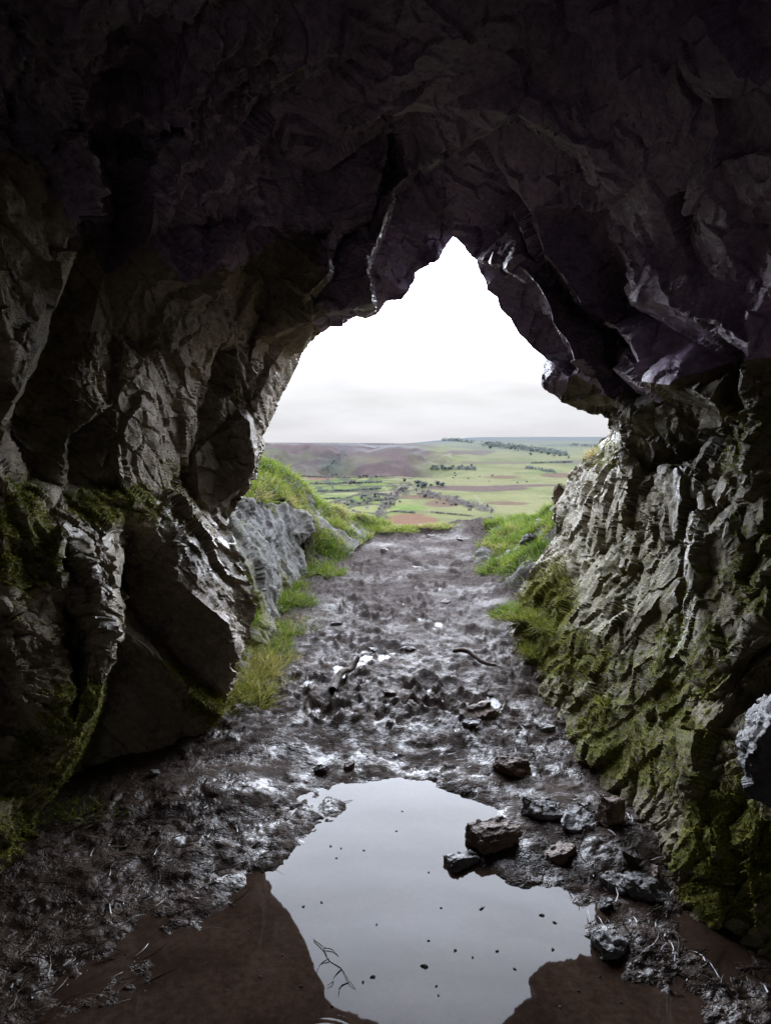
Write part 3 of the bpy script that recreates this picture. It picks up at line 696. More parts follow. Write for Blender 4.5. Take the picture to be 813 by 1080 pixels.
# ================================================================== outcrop, turf banks, grass outside
def patch(name, mat, bnd, lines, seed, a, back, frac=True, label=None, cat=None, kind=None, pix=2.2):
    V, T, r = cage(bnd, lines, [])
    T = orient(V, T)
    V, T, _ = extrude_rim(V, T, list(r)+[r[0]], [np.array(back)])
    V, T, gg = refine(V, T, pix, .06)
    if frac: V, hh = fracture(V, T, np.full(len(V), a), seed, fr)
    else: V = V+vnormals(V, T, 3)*(a*fbm(V*3.2, 4, seed))[:, None]
    n = len(V); N = vnormals(V, T)
    px, py, d = project(V)
    ms = np.clip(.45+.9*fbm(V*2.4, 3, seed+4), 0, 1)*(.25+.55*sstep(560, 700, py))+.08
    o = mesh_np(name, V, T, mat, attrs={'moss': ms, 'algae': np.clip(.38+.6*fbm(V*1.8, 3, seed+9)*1.2, 0, .9), 'wet': np.full(n, .1)})
    tag(o, label, cat, kind=kind)
    return V, T
OL = patch('rock_outcrop', M_OUT, [(150, 560, 4.9), (200, 515, 5.0), (240, 522, 5.2), (280, 528, 6.0), (305, 532, 6.8), (328, 544, 7.4), (332, 562, 7.4), (318, 575, 7.15), (320, 612, 6.9), (314, 645, 5.85), (296, 680, 5.1), (270, 728, 4.3), (245, 780, 3.66), (150, 780, 3.7), (150, 650, 4.4)],
           [[(240, 560, 4.85), (266, 600, 5.0), (275, 650, 4.95), (258, 700, 4.4)], [(262, 545, 5.6), (290, 560, 6.05), (298, 600, 6.15), (290, 640, 5.7)], [(308, 560, 6.8), (306, 590, 6.75)]], 140, .42, (-.5, .6, .0), label='grey weathered rock outcrop beside the path just outside the cave, left', cat='rock outcrop')
BL = patch('turf_bank', M_SOIL, [(232, 532, 5.2), (262, 530, 5.7), (280, 531, 6.1), (305, 535, 6.9), (326, 546, 7.5), (318, 580, 7.4), (322, 606, 7.15), (345, 622, 6.75), (354, 600, 7.4), (372, 582, 8.0), (392, 564, 9.2), (414, 556, 10.2), (400, 550, 10.5), (365, 542, 9.8), (341, 533, 9.2), (323, 514, 8.6), (304, 497, 8.0), (286, 486, 7.6), (268, 484, 7.2), (240, 480, 6.5), (225, 500, 6.0)],
           [[(262, 510, 6.3), (290, 510, 7.0), (318, 535, 7.7), (345, 560, 8.0), (370, 560, 8.8)], [(335, 580, 7.6), (340, 605, 7.15)]], 150, .10, (-.2, 1.2, -.5), False, 'grassy turf bank draped over the left outcrop beside the path', 'grass bank', pix=4)
BR = patch('turf_bank', M_SOIL, [(503, 612, 7.0), (502, 596, 7.4), (508, 580, 7.8), (520, 566, 8.4), (512, 552, 9.6), (545, 545, 9.6), (570, 541, 9.0), (590, 528, 8.0), (612, 520, 7.4), (612, 560, 6.3), (590, 585, 6.0), (572, 603, 5.85), (556, 616, 5.8), (545, 632, 5.8), (526, 630, 6.2)],
           [[(520, 600, 7.0), (545, 588, 6.9), (575, 565, 7.2)], [(525, 612, 6.7), (552, 606, 6.2)], [(540, 565, 8.2), (570, 555, 7.9)]], 160, .10, (.3, .9, -.4), False, 'small grassy turf bank overhanging the path on the right', 'grass bank', pix=4)
def turf(name, VT, n, lmin, lmax, mat, label, cat, region=None, tone=.42, w=(.0025, .0062), kind='stuff', dens=3.2, pol=None):
    V, T = VT; c = V[T].mean(axis=1); cpx, cpy, _ = project(c)
    wt = np.clip(.5+dens*fbm(c*3.0, 3, 44)+.4, .03, 1.6)
    if pol: wt = wt*in_poly(cpx, cpy, pol)
    nrm = np.cross(V[T[:, 1]]-V[T[:, 0]], V[T[:, 2]]-V[T[:, 0]]); nrm /= np.linalg.norm(nrm, axis=1, keepdims=True)+1e-12
    p, nn = sample(V, T, n, wt)
    nn = np.where((nn@np.array([0, -.6, 1.]) < 0)[:, None], -nn, nn)
    tuft = np.stack([fbm(p*9+k*3.3, 2, 60+k) for k in range(3)], 1)
    d = nn*.45+np.array([0, -.12, .75])+tuft*.75+RNG.normal(scale=.27, size=(n, 3)); d /= np.linalg.norm(d, axis=1, keepdims=True)
    ln = RNG.uniform(lmin, lmax, n)*np.clip(1+.9*fbm(p*5, 2, 66), .45, 1.7)
    tn = np.clip(tone+.6*fbm(p*3.5, 3, 81)+RNG.normal(scale=.22, size=n), 0, 1)
    o = blades(name, p-nn*.01, d, ln, RNG.uniform(*w, n), tn, mat, 3, .75)
    tag(o, label, cat, kind=kind); return o
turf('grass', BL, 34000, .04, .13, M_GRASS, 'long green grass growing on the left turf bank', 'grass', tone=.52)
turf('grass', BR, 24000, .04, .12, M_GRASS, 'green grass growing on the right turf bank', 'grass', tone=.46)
# tufts at the feet of the rocks
def tuft(px_, py_, Y, rx, ry, n, l0, l1, mat, label, seed, group='grass tufts at the foot of the rocks', zoff=0.0, tone=.5):
    n = int(n*1.7); rx *= 1.1; l1 *= 1.12
    r = np.random.default_rng(seed); c = P3(px_, py_, Y)
    a = r.uniform(0, 2*math.pi, n); q = r.random(n)**.42*np.clip(1+.35*np.sin(3*a+seed)+.25*np.sin(5*a+2.1*seed), .4, 1.6)
    p = np.stack([rx*q*np.cos(a), ry*q*np.sin(a), np.zeros(n)], 1)
    p[:, 2] = -.25*np.abs(p[:, 0])*zoff
    d = np.stack([p[:, 0]/rx*.7, p[:, 1]/ry*.5-.1, np.full(n, .8)], 1)+r.normal(scale=.28, size=(n, 3)); d /= np.linalg.norm(d, axis=1, keepdims=True)
    o = blades('grass_tuft', p, d, r.uniform(l0, l1, n), r.uniform(.0014, .003, n)*(.8+.12*Y), np.clip(r.normal(tone, .28, n), 0, 1), mat, 3, .8, r)
    o.location = c; tag(o, label, 'grass tuft', group); return o
TUFTS = [(250, 738, 4.02, .17, .16, 1700, .06, .16, M_GRASSY, 'thick yellowish grass tuft at the foot of the left boulder', .45),
 (230, 752, 3.78, .10, .10, 700, .03, .08, M_GRASSY, 'low mossy grass clump tucked under the boulder edge', .35),
 (272, 708, 4.5, .14, .2, 900, .05, .13, M_GRASSY, 'pale straw-coloured tuft behind the thick yellowish tuft', .7),
 (292, 672, 5.1, .16, .26, 1300, .04, .11, M_GRASS, 'green grass patch below the grey outcrop', .5),
 (302, 640, 6.0, .15, .24, 1300, .06, .15, M_GRASS, 'bright green tuft growing against the base of the grey outcrop', .35),
 (318, 655, 5.6, .12, .2, 350, .03, .07, M_GRASS, 'sparse thin grass at the left edge of the mud', .8),
 (262, 655, 4.75, .05, .14, 400, .03, .08, M_GRASS, 'thin green tuft in the crack behind the boulder', .45),
 (548, 648, 5.1, .14, .2, 620, .03, .10, M_GRASS, 'drooping green tuft on the rock ledge at the right edge of the path', .4),
 (572, 655, 4.75, .17, .16, 650, .03, .11, M_GRASSY, 'yellow-green tuft hanging over the right ledge', .3),
 (592, 668, 4.45, .08, .1, 500, .04, .1, M_GRASSY, 'small yellow-green tuft lower on the right rock face', .3),
 (562, 690, 4.5, .05, .1, 250, .03, .08, M_GRASSY, 'mossy blades on the right rock below the hanging tuft', .3),
 (640, 486, 6.0, .13, .1, 700, .05, .14, M_GRASSY, 'dry brownish tuft high on the right rock shoulder', .85),
 (600, 520, 6.7, .07, .1, 250, .04, .09, M_GRASS, 'small dark sprig on the crest of the right outcrop', .5),
 (528, 563, 8.6, .22, .3, 700, .04, .09, M_GRASS, 'short green tuft near the lip on the right', .45),
 (470, 556, 9.9, .5, .22, 1200, .03, .08, M_GRASS, 'low worn grass along the lip of the path', .75),
 (262, 728, 4.2, .16, .2, 800, .03, .10, M_GRASSY, 'yellow-green fringe between the thick tuft and the mud', .55),
 (282, 692, 4.75, .12, .22, 600, .04, .11, M_GRASS, 'mixed green and straw tuft halfway along the left path edge', .6),
 (310, 622, 6.5, .1, .3, 500, .04, .12, M_GRASS, 'green blades along the foot of the grey outcrop', .4),
 (338, 606, 7.2, .16, .25, 600, .05, .13, M_GRASS, 'grass spilling from the turf bank onto the path', .45),
 (305, 660, 5.4, .2, .3, 260, .03, .07, M_GRASSY, 'thin trampled grass in the mud beside the outcrop', .75),
 (412, 560, 9.5, .3, .2, 700, .03, .10, M_GRASS, 'ragged grass at the left end of the path lip', .55),
 (445, 556, 9.9, .2, .12, 260, .02, .06, M_GRASSY, 'thin straw-coloured wisps in the middle of the path lip', .8),
 (505, 560, 9.3, .25, .2, 600, .03, .09, M_GRASS, 'patchy grass at the right end of the path lip', .6),
 (636, 744, 3.3, .02, .04, 60, .03, .06, M_GRASSY, 'tiny moss sprig on the right wall', .4),
 (85, 862, 2.74, .12, .08, 500, .02, .06, M_GRASSY, 'dark mossy weed clump at the foot of the left wall', .1)]
for i, (a, b, c, d, e, n, l0, l1, m, lab, tn) in enumerate(TUFTS):
    if b < 735 and lab.startswith(('bright', 'green', 'pale', 'sparse', 'yellow-green fringe', 'mixed', 'grass spilling', 'thin trampled')) or 'lip' in lab:
        q = P3(a, b, gY(a, b)); c = q[1]
    tuft(a, b, c, d, e, n, l0, l1, m, lab, 500+i, tone=tn)

# straw and leaf litter trodden into the shallows
def litter(name, n, box, l0, l1, label, seed, mat=M_STRAW, dark=0.4, w=(.0012, .0026)):
    r = np.random.default_rng(seed); ps = []
    while len(ps) < n:
        a, b = r.uniform(box[0], box[2]), r.uniform(box[1], box[3]); q = P3(a, b, gY(a, b)); zz = floor_z(q[0], q[1])
        if zz > -.001: ps.append((q[0], q[1], max(zz, .0)+.004))
    p = np.array(ps); an = r.normal(1.0, .55, n)
    d = np.stack([np.cos(an), np.sin(an), r.uniform(-.05, .25, n)], 1); d /= np.linalg.norm(d, axis=1, keepdims=True)
    o = blades(name, p, d, r.uniform(l0, l1, n), r.uniform(*w, n), np.clip(r.normal(dark, .3, n), 0, 1), mat, 3, .5, r)
    tag(o, label, 'litter', kind='stuff')
litter('straw_litter', 380, (0, 860, 300, 1085), .04, .15, 'wet straw and dead stems lying in the muddy shallows on the left', 71, dark=.35)
litter('root_litter', 420, (590, 850, 810, 1060), .04, .12, 'dark rootlets and stems washed up along the foot of the right wall', 72, dark=.1)
litter('stem_litter', 500, (290, 640, 560, 850), .02, .07, 'short dead stems trodden into the mud path', 73, dark=.15)

# ================================================================== stones
def hull_stone(name, c, size, rotz, mat, label, seed, kind='block', tilt=(0, 0), group=None, cat='stone', sink=.25, pts=None):
    import bmesh
    r = random.Random(seed); bm = bmesh.new()
    w, d, h = size
    for q in (pts or []): bm.verts.new(q)
    for k in range(0 if pts else 16 if kind == 'block' else 18):
        if kind == 'block': u = [r.choice((-1, 1))*r.uniform(.55, 1), r.choice((-1, 1))*r.uniform(.5, 1), r.choice((-1, 1))*r.uniform(.5, 1)]
        elif kind == 'slab': a = r.uniform(0, 6.28); u = [math.cos(a)*r.uniform(.8, 1), math.sin(a)*r.uniform(.8, 1), r.choice((-1, 1))*r.uniform(.7, 1)]
        else:
            u = [r.gauss(0, 1) for _ in range(3)]; l = math.sqrt(sum(t*t for t in u)); u = [t/l*r.uniform(.85, 1) for t in u]
        bm.verts.new((u[0]*w/2, u[1]*d/2, u[2]*h/2))
    bmesh.ops.convex_hull(bm, input=bm.verts[:])
    bmesh.ops.delete(bm, geom=[v for v in bm.verts if not v.link_faces], context='VERTS')
    bmesh.ops.triangulate(bm, faces=bm.faces[:])
    V = np.array([v.co[:] for v in bm.verts]); bm.verts.index_update()
    T = np.array([[v.index for v in f.verts] for f in bm.faces]); bm.free()
    m = max(w, d)
    for _ in range(5):   # even subdivision
        E = np.sort(np.concatenate([T[:, [0, 1]], T[:, [1, 2]], T[:, [2, 0]]]), axis=1); uq, inv = np.unique(E, axis=0, return_inverse=True); inv = inv.ravel()
        if np.linalg.norm(V[uq[:, 0]]-V[uq[:, 1]], axis=1).mean() < m*.03: break
        n = len(T); mid = len(V)+inv; V = np.concatenate([V, (V[uq[:, 0]]+V[uq[:, 1]])/2])
        a, b, cc = mid[:n], mid[n:2*n], mid[2*n:]
        T = np.concatenate([np.stack(s, 1) for s in ((T[:, 0], a, cc), (a, T[:, 1], b), (cc, b, T[:, 2]), (a, b, cc))])
    N = vnormals(V, T, 3)
    S = V/m+seed*1.7
    h2, e2 = facet(S*np.array([4, 4, 9.]), seed, 1.4)
    V = V+m*(.035*np.stack([fbm(S*3+k, 3, seed+k) for k in range(3)], 1))+N*(m*(.055*h2+.02*fbm(S*14, 3, seed)))[:, None]
    o = mesh_np(name, V, T, mat); o.rotation_euler = (tilt[0], tilt[1], rotz); o.location = c
    tag(o, label, cat, group); return o
# (px, py of the middle of its base, width px, height m, depth ratio, kind, material, turn, label)
STONES = [(505, 766, 54, .085, .55, 'slab', M_ST_BROWN, .35, 'flat brown slab lying tilted in the mud, farthest of the big loose stones', (.3, -.12)),
 (497, 778, 26, .035, .6, 'slab', M_ST_GREY, .2, 'thin grey stone pressed into the mud in front of the flat brown slab', (.1, 0)),
 (543, 822, 44, .13, .7, 'block', M_ST_BROWN, -.1, 'reddish-brown squarish block standing in the mud near the right wall', (.05, .08)),
 (522, 900, 56, .15, .8, 'block', M_ST_BROWN, .3, 'big rough brown stone at the right edge of the puddle', (.1, -.1)),
 (488, 915, 40, .10, .7, 'block', M_ST_GREY, .5, 'pale-topped angular stone standing in the puddle beside the big brown stone', (-.15, .05)),
 (511, 959, 20, .035, .5, 'round', M_ST_DARK, .4, 'small dark stone lying alone in the bright water', (0, .2)),
 (574, 872, 44, .10, .8, 'block', M_ST_GREY, .2, 'grey stone with a dark undercut front right of the big brown stone', (.1, .1)),
 (610, 886, 46, .05, 1.1, 'slab', M_ST_GREY, -.4, 'flat pale wet slab in the mud close to the right wall', (.12, .1)),
 (591, 911, 34, .09, .8, 'block', M_ST_BROWN, .9, 'brown angular stone in front of the flat pale slab', (.1, .3)),
 (684, 950, 52, .07, 1.3, 'slab', M_ST_GREY, .5, 'grey angular slab leaning into the shallow water at the right', (.4, .25)),
 (650, 940, 36, .05, 1.0, 'slab', M_ST_GREY, .1, 'smaller grey slab behind the leaning angular slab', (.15, .1)),
 (645, 1008, 50, .045, .8, 'slab', M_ST_GREY, .5, 'half-drowned grey slab in the brown shallows at lower right', (.1, .12)),
 (340, 818, 24, .055, .8, 'round', M_ST_DARK, 0, 'dark muddy clod left of the puddle head, larger of a pair', (0, 0)),
 (368, 815, 13, .05, .8, 'block', M_ST_BROWN, .5, 'small upright brown stone beside the dark muddy clod', (0, 0)),
 (163, 830, 11, .042, .7, 'block', M_ST_PALE, .6, 'small pale tan stone in front of the dark hollow on the left', (.2, .3)),
 (519, 738, 17, .03, .8, 'round', M_ST_PALE, .2, 'small pinkish pale stone in the path above the flat brown slab', (0, 0)),
 (650, 885, 36, .20, .7, 'block', M_ST_BROWN, .3, 'tall reddish-brown stone wedged at the foot of the right wall', (.1, .1)),
 (738, 955, 44, .16, .8, 'block', M_ST_BROWN, -.3, 'brown broken stone at the foot of the right wall beside mossy rock', (.2, .1)),
 (700, 935, 26, .07, .9, 'block', M_ST_BROWN, 1.2, 'small brown stone between the leaning slab and the right wall', (.1, .2)),
 (575, 778, 22, .05, .8, 'block', M_ST_GREY, .5, 'small grey stone at the foot of the right wall near the brown slab', (0, 0)),
 (575, 556, 22, .15, .9, 'block', M_ST_PALE, .2, 'pale pinkish rock sitting in the right turf bank, upper one', (0, .1)),
 (562, 575, 24, .20, .9, 'block', M_ST_GREY, .6, 'grey angular rock sitting in the right turf bank, lower one', (.1, .3)),
 (432, 846, 12, .02, .6, 'slab', M_ST_DARK, .9, 'dark splinter of stone at the head of the puddle', (0, 0)),
 (478, 848, 26, .018, .4, 'slab', M_ST_DARK, -.3, 'thin dark stone lying just above the water in the puddle', (0, 0)),
 (430, 690, 22, .04, .7, 'round', M_ST_DARK, 0, 'dark clod in the middle of the path', (0, 0)),
 (355, 663, 20, .045, .7, 'round', M_ST_DARK, .5, 'brown clod on the left half of the path near the outcrop', (0, 0)),
 (410, 742, 15, .03, .8, 'block', M_ST_BROWN, .4, 'small brown stone near the middle of the path, beyond the puddle', (0, .1)),
 (462, 770, 13, .025, .8, 'round', M_ST_PALE, .8, 'small pale cobble just beyond the puddle head', (0, 0)),
 (395, 690, 14, .03, .8, 'block', M_ST_GREY, .2, 'small grey stone on the path right of the bent branch', (0, .1)),
 (470, 640, 14, .035, .8, 'slab', M_ST_PALE, .7, 'pale flat stone far up the path on the right half', (.1, 0)),
 (440, 600, 14, .04, .8, 'slab', M_ST_GREY, .1, 'grey flat stone far up the path near its middle', (.1, 0)),
 (405, 582, 13, .05, .8, 'block', M_ST_PALE, .5, 'pale stone at the left side of the path near the lip', (0, 0)),
 (488, 572, 15, .06, .8, 'block', M_ST_PALE, .9, 'pinkish pale stone at the right side of the path near the lip', (0, .1)),
 (455, 564, 12, .05, .8, 'slab', M_ST_PALE, .3, 'small pale stone in the middle of the path lip', (0, 0)),
 (620, 868, 18, .05, .9, 'block', M_ST_GREY, .3, 'small grey stone tucked against the right wall foot above the flat pale slab', (0, .1)),
 (668, 918, 22, .05, .8, 'block', M_ST_DARK, .8, 'dark stone behind the two grey slabs at lower right', (0, .1)),
 (640, 960, 20, .035, .8, 'slab', M_ST_GREY, .6, 'thin grey stone at the water edge in front of the smaller grey slab', (.1, 0)),
 (600, 905, 20, .04, .8, 'round', M_ST_DARK, .5, 'dark muddy cobble beside the brown angular stone', (0, 0))]
for i, (a, b, wpx, h, dr, kd, m, rz, lab, tl) in enumerate(STONES):
    Y = gY(a, b, 0.0) if b > 830 else gY(a, b)
    if 'turf bank' in lab: Y = 7.9 if 'upper' in lab else 7.0
    c = P3(a, b, Y); w = .88*wpx/F*math.hypot(Y, 1.2); h *= .72
    zz = floor_z(c[0], c[1]) if 'turf bank' not in lab else c[2]
    if 'puddle' in lab or 'water' in lab or 'shallow' in lab: zz = max(zz, -.015)
    hull_stone('stone', (c[0], c[1]+w*dr*.3, zz+h*.17), (w*1.02, w*dr*1.0, h*1.1), rz, m, lab, 900+i*13, kd, tl, 'loose stones on the cave floor')
# wet block that juts from the right wall
b0 = P3(815, 790, 1.85)
M_BLOCK = stone_material('wet_dark_block', (.03, .028, .029), (.066, .062, .064), (.12, .115, .116), .9)
bpts = [tuple(P3(*q)-b0) for q in ((777, 794, 1.84), (784, 768, 1.9), (800, 738, 2.0), (832, 708, 2.0), (784, 812, 1.74), (803, 778, 1.68), (838, 742, 1.64), (790, 842, 1.74), (845, 862, 1.70), (870, 720, 2.1), (870, 850, 2.05), (810, 820, 2.1))]
hull_stone('rock_block', tuple(b0), (.26, .3, .3), 0, M_BLOCK, 'big wet angular block jutting from the right cave wall at the edge of view', 4242, 'block', (0, 0), cat='rock', pts=bpts)

# ================================================================== branch, twigs, specks
def tube(name, pts, rad, mat, sides=8, sub=6, seed=0, parent=None):
    pts = np.array(pts, float); out = []
    for i in range(len(pts)-1):
        p0 = pts[max(i-1, 0)]; p1 = pts[i]; p2 = pts[i+1]; p3 = pts[min(i+2, len(pts)-1)]
        for k in range(sub):
            t = k/sub; out.append(.5*((2*p1)+(-p0+p2)*t+(2*p0-5*p1+4*p2-p3)*t*t+(-p0+3*p1-3*p2+p3)*t**3))
    out.append(pts[-1]); C = np.array(out); n = len(C)
    R = np.interp(np.linspace(0, 1, n), np.linspace(0, 1, len(rad)), rad)
    tan = np.gradient(C, axis=0); tan /= np.linalg.norm(tan, axis=1, keepdims=True)+1e-9
    s = np.cross(tan, [.1, .2, 1.]); s /= np.linalg.norm(s, axis=1, keepdims=True)+1e-9; u = np.cross(s, tan)
    a = np.linspace(0, 2*math.pi, sides, endpoint=False)
    Vv = (C[:, None]+R[:, None, None]*(np.cos(a)[None, :, None]*s[:, None]+np.sin(a)[None, :, None]*u[:, None])).reshape(-1, 3)
    Vv = Vv+np.repeat(R, sides)[:, None]*.25*np.stack([fbm(Vv*60+k, 2, seed+k) for k in range(3)], 1)
    q = []
    for i in range(n-1):
        for k in range(sides): q.append((i*sides+k, i*sides+(k+1) % sides, (i+1)*sides+(k+1) % sides, (i+1)*sides+k))
    for k in range(1, sides//2):
        q.append((0, k, sides-k, 0) if False else (0, k, k+1, k+1)); 
    q = [f for f in q if len(set(f)) == 4]
    return mesh_np(name, Vv, q, mat, parent)
def gp(a, b, dz):
    q = P3(a, b, gY(a, b)); q[2] = max(floor_z(q[0], q[1]), 0)+dz; return q
st = tube('fallen_branch', [gp(351, 741, .03), gp(354, 732, .04), gp(361, 722, .045), gp(370, 715, .04), gp(378, 710, .05)], [.024, .022, .019, .018, .012], M_WOOD, 10, 8, 3)
tag(st, 'short bent dark branch lying on the mud left of the path centre', 'branch')
st = tube('fallen_branch', [gp(478, 696, .025), gp(492, 699, .035), gp(508, 707, .03), gp(522, 712, .02)], [.012, .016, .014, .008], M_WOOD, 8, 6, 8)
tag(st, 'thin dark curved branch half buried near the right side of the path', 'branch')
tw = bpy.data.objects.new('twig', None); COL.objects.link(tw); tw.location = (0, 0, 0)
tag(tw, 'thin black branching twig floating at the edge of the bright reflection', 'twig')
def wp(a, b, dz=.003): 
    q = P3(a, b, gY(a, b, 0.)); q[2] = dz; return q
for k, pl in enumerate(([(331, 992), (341, 1001), (347, 1013), (360, 1022), (368, 1036), (375, 1043)], [(341, 1001), (351, 1003), (357, 1009)], [(347, 1013), (338, 1017), (334, 1026)], [(360, 1022), (352, 1031), (351, 1037), (345, 1041)], [(368, 1036), (359, 1041), (357, 1049)])):
    tube('stem' if k == 0 else 'side_shoot', [wp(a, b, .003+.003*math.sin(i*2.+k)) for i, (a, b) in enumerate(pl)], [.0017, .0013, .0008], M_ST_DARK, 6, 5, k, tw)
# specks afloat on the puddle
spk = [(447, 1020, 4), (480, 1003, 2.4), (543, 1022, 2), (524, 1003, 2.2), (498, 1010, 1.6), (571, 966, 3), (583, 1002, 2.5), (585, 973, 2.4), (460, 1040, 1.6), (462, 1050, 1.5), (418, 877, 1.5), (349, 893, 2), (384, 897, 1.5), (320, 956, 2), (339, 952, 1.8), (393, 1031, 3), (383, 1036, 2), (452, 992, 1.6), (452, 920, 1.6), (536, 880, 1.6), (465, 958, 1.6), (360, 895, 1.6), (355, 905, 1.5), (397, 975, 1.5), (424, 856, 1.4), (298, 1008, 1.6), (275, 1030, 1.4), (318, 1040, 1.8), (262, 985, 1.3), (350, 1062, 1.5), (240, 1045, 1.6), (610, 1045, 1.6), (632, 1030, 1.4), (590, 1062, 1.8), (655, 1058, 1.5), (700, 1035, 1.4)]
sm = None
for i, (a, b, r) in enumerate(spk):
    c = wp(a, b, .001); R = r/F*math.hypot(c[1], 1.5)
    if sm is None:
        o = hull_stone('floating_speck', (0, 0, 0), (2, 1.7, .9), 0, M_ST_DARK, '', 77, 'round'); sm = o
    else:
        o = sm.copy(); COL.objects.link(o)
    o.location = c; o.scale = (R, R, R); o.rotation_euler = (0, 0, i*1.3)
    tag(o, 'small dark speck floating on the still water of the puddle', 'speck', 'specks floating on the puddle')

# ================================================================== valley, moor and hills
nc, nrw = 520, 560
Yv = np.concatenate([np.geomspace(11.0, 1000, 90), np.geomspace(1010, 14000, nrw-90)])
uu = np.linspace(-.75, .75, nc)
YV, UV = np.meshgrid(Yv, uu, indexing='ij'); XV = UV*YV
def py_of(Yk, Uk):
    pxk = 406.5+F*Uk
    rgt = sstep(400, 520, pxk)
    k = [1200, 1600, 2000, 2600, 3000, 3500, 4200, 4800, 6000, 8000, 9500, 14000]
    lf = np.interp(Yk, k, [559, 540, 526, 510, 503, 492, 473, 466.5, 467, 468, 469, 470])
    rg = np.interp(Yk, k, [559, 541, 528, 514, 507, 499, 489, 483, 474.5, 465, 461, 466])
    return lf*(1-rgt)+rg*rgt
def ang(pyv): return np.tan(PITCH-np.arctan((540-pyv)/F))
pyv = py_of(YV, UV)
ZV = EYE-ang(pyv)*YV
near_z = np.interp(YV, [11, 12, 60, 300, 700, 1000, 1200], [-.9, -1.8, -32, -95, -135, -142, -148])
ZV = np.where(YV < 1200, near_z, ZV)
pv = np.stack([XV.ravel(), YV.ravel(), np.zeros(XV.size)], 1)
relief_amp = sstep(1500, 5000, YV).ravel()
n1 = fbm(pv/900, 4, 5); n2 = np.abs(fbm(pv/np.array([420, 1400, 1]), 4, 6))
moor = (sstep(3000, 3400, YV)*sstep(5200, 4500, YV)*sstep(500, 430, 406.5+F*UV)).ravel()
dz = relief_amp*12*n1-moor*120*np.clip(.30-n2, 0, .3)*2
# side valley cut into the moor
gx = 345+(YV.ravel()-3000)/1500*40; gp_ = np.abs((406.5+F*UV).ravel()-gx)
dz -= moor*60*np.clip(1-gp_/38, 0, 1)
ZV = (ZV.ravel()+dz)
VV = np.stack([XV.ravel(), YV.ravel(), ZV], 1)
vpx, vpy, _ = project(VV)
col = np.zeros((len(VV), 3)); col[:] = (.125, .128, .062)
def mixc(m, c):
    global col
    m = np.clip(m, 0, 1)[:, None]; col = col*(1-m)+np.array(c)*m
Yf = YV.ravel()
nz = fbm(pv/np.array([260, 420, 1]), 4, 11); nb_ = fbm(pv/np.array([110, 150, 1]), 4, 19); nc_ = fbm(pv/np.array([420, 500, 1]), 4, 29)
# enclosed fields on the valley floor
cell = np.stack([XV.ravel()/105+.3*fbm(pv/300, 2, 3), Yf/230+.15*fbm(pv/260, 2, 4), np.zeros(len(VV))], 1)
hc, ec = facet(cell, 200, 0)
pal = np.array([(.108, .122, .046), (.140, .142, .064), (.092, .112, .040), (.155, .150, .082), (.080, .104, .034), (.130, .124, .070)])
fieldc = pal[np.clip(((hc+.5)*6).astype(int), 0, 5)]
low = sstep(3250, 2900, Yf)*sstep(455, 425, vpx+25*nc_)
col = col*(1-low[:, None])+fieldc*low[:, None]
mixc(.9*low*sstep(.12, .05, ec), (.050, .052, .038))
# open hill: pale grass, darker rush, bracken and heather patches
op = 1-low
mixc(op*sstep(-.05, -.3, nz)*.55, (.098, .112, .048)); mixc(op*sstep(.05, .3, nb_)*.5, (.150, .140, .080)); mixc(op*sstep(.1, .3, -nb_)*.55, (.092, .096, .052))
def blob(cx, cy, rx, ry, c, k=.9):
    d = np.hypot((vpx-cx)/rx, (vpy-cy)/ry)+.55*nz+.35*nb_
    mixc(k*sstep(1.15, .8, d), c)
BR_, HE_ = (.100, .068, .050), (.082, .058, .054)
for a in ((530, 503, 26, 2.2, BR_), (500, 515, 44, 3.0, HE_), (536, 531, 24, 2.6, BR_), (497, 477.5, 30, 2.4, HE_), (590, 501, 18, 2.6, BR_), (470, 532, 22, 4, BR_), (430, 548, 26, 5.5, (.128, .072, .050)), (336, 505, 16, 1.6, (.128, .078, .055)), (455, 524, 26, 2, BR_), (560, 512, 26, 1.3, HE_), (520, 488, 40, 1.6, (.100, .088, .062)), (610, 487, 30, 2, (.09, .085, .06))): blob(*a)
for a in ((575, 497, 22, 1.8, (.088, .122, .048)), (430, 535, 22, 2.6, (.098, .138, .040)), (480, 543, 26, 3.5, (.13, .135, .06)), (530, 524, 42, 2.6, (.142, .140, .068)), (455, 507, 32, 2.4, (.140, .132, .072)), (350, 524, 26, 3, (.098, .125, .044)), (384, 548, 14, 3, (.132, .142, .056))): blob(*a, k=.75)
# tracks
for a, b in (((470, 492), (476, 478)), ((476, 478), (440, 492)), ((500, 522), (516, 540)), ((404, 512), (412, 522))):
    tt = np.clip(((vpx-a[0])*(b[0]-a[0])+(vpy-a[1])*(b[1]-a[1]))/((b[0]-a[0])**2+(b[1]-a[1])**2), 0, 1)
    mixc(.7*sstep(.9, .4, np.hypot(vpx-a[0]-tt*(b[0]-a[0]), (vpy-a[1]-tt*(b[1]-a[1])))), (.17, .155, .12))
# moor on the left
mf = sstep(3050, 3150, Yf)*sstep(472, 430, vpx+30*nc_)
mixc(mf, (.078, .060, .058)); mixc(mf*sstep(-.05, .2, nz), (.086, .061, .056)); mixc(mf*sstep(.0, -.3, nz)*.85, (.088, .086, .054)); mixc(mf*sstep(.05, .3, nb_)*.5, (.062, .056, .048))
mixc(mf*np.clip(1.1-np.hypot((vpx-352)/20, (vpy-490)/13), 0, 1)*.9, (.045, .052, .042))
mixc(mf*np.clip(1.1-np.hypot((vpx-385)/30, (vpy-485)/5), 0, 1)*.7, (.105, .100, .060))
mixc(mf*sstep(4450, 4750, Yf)*(.25+1.0*fbm(pv/np.array([420, 160, 1]), 3, 8)), (.19, .19, .195))
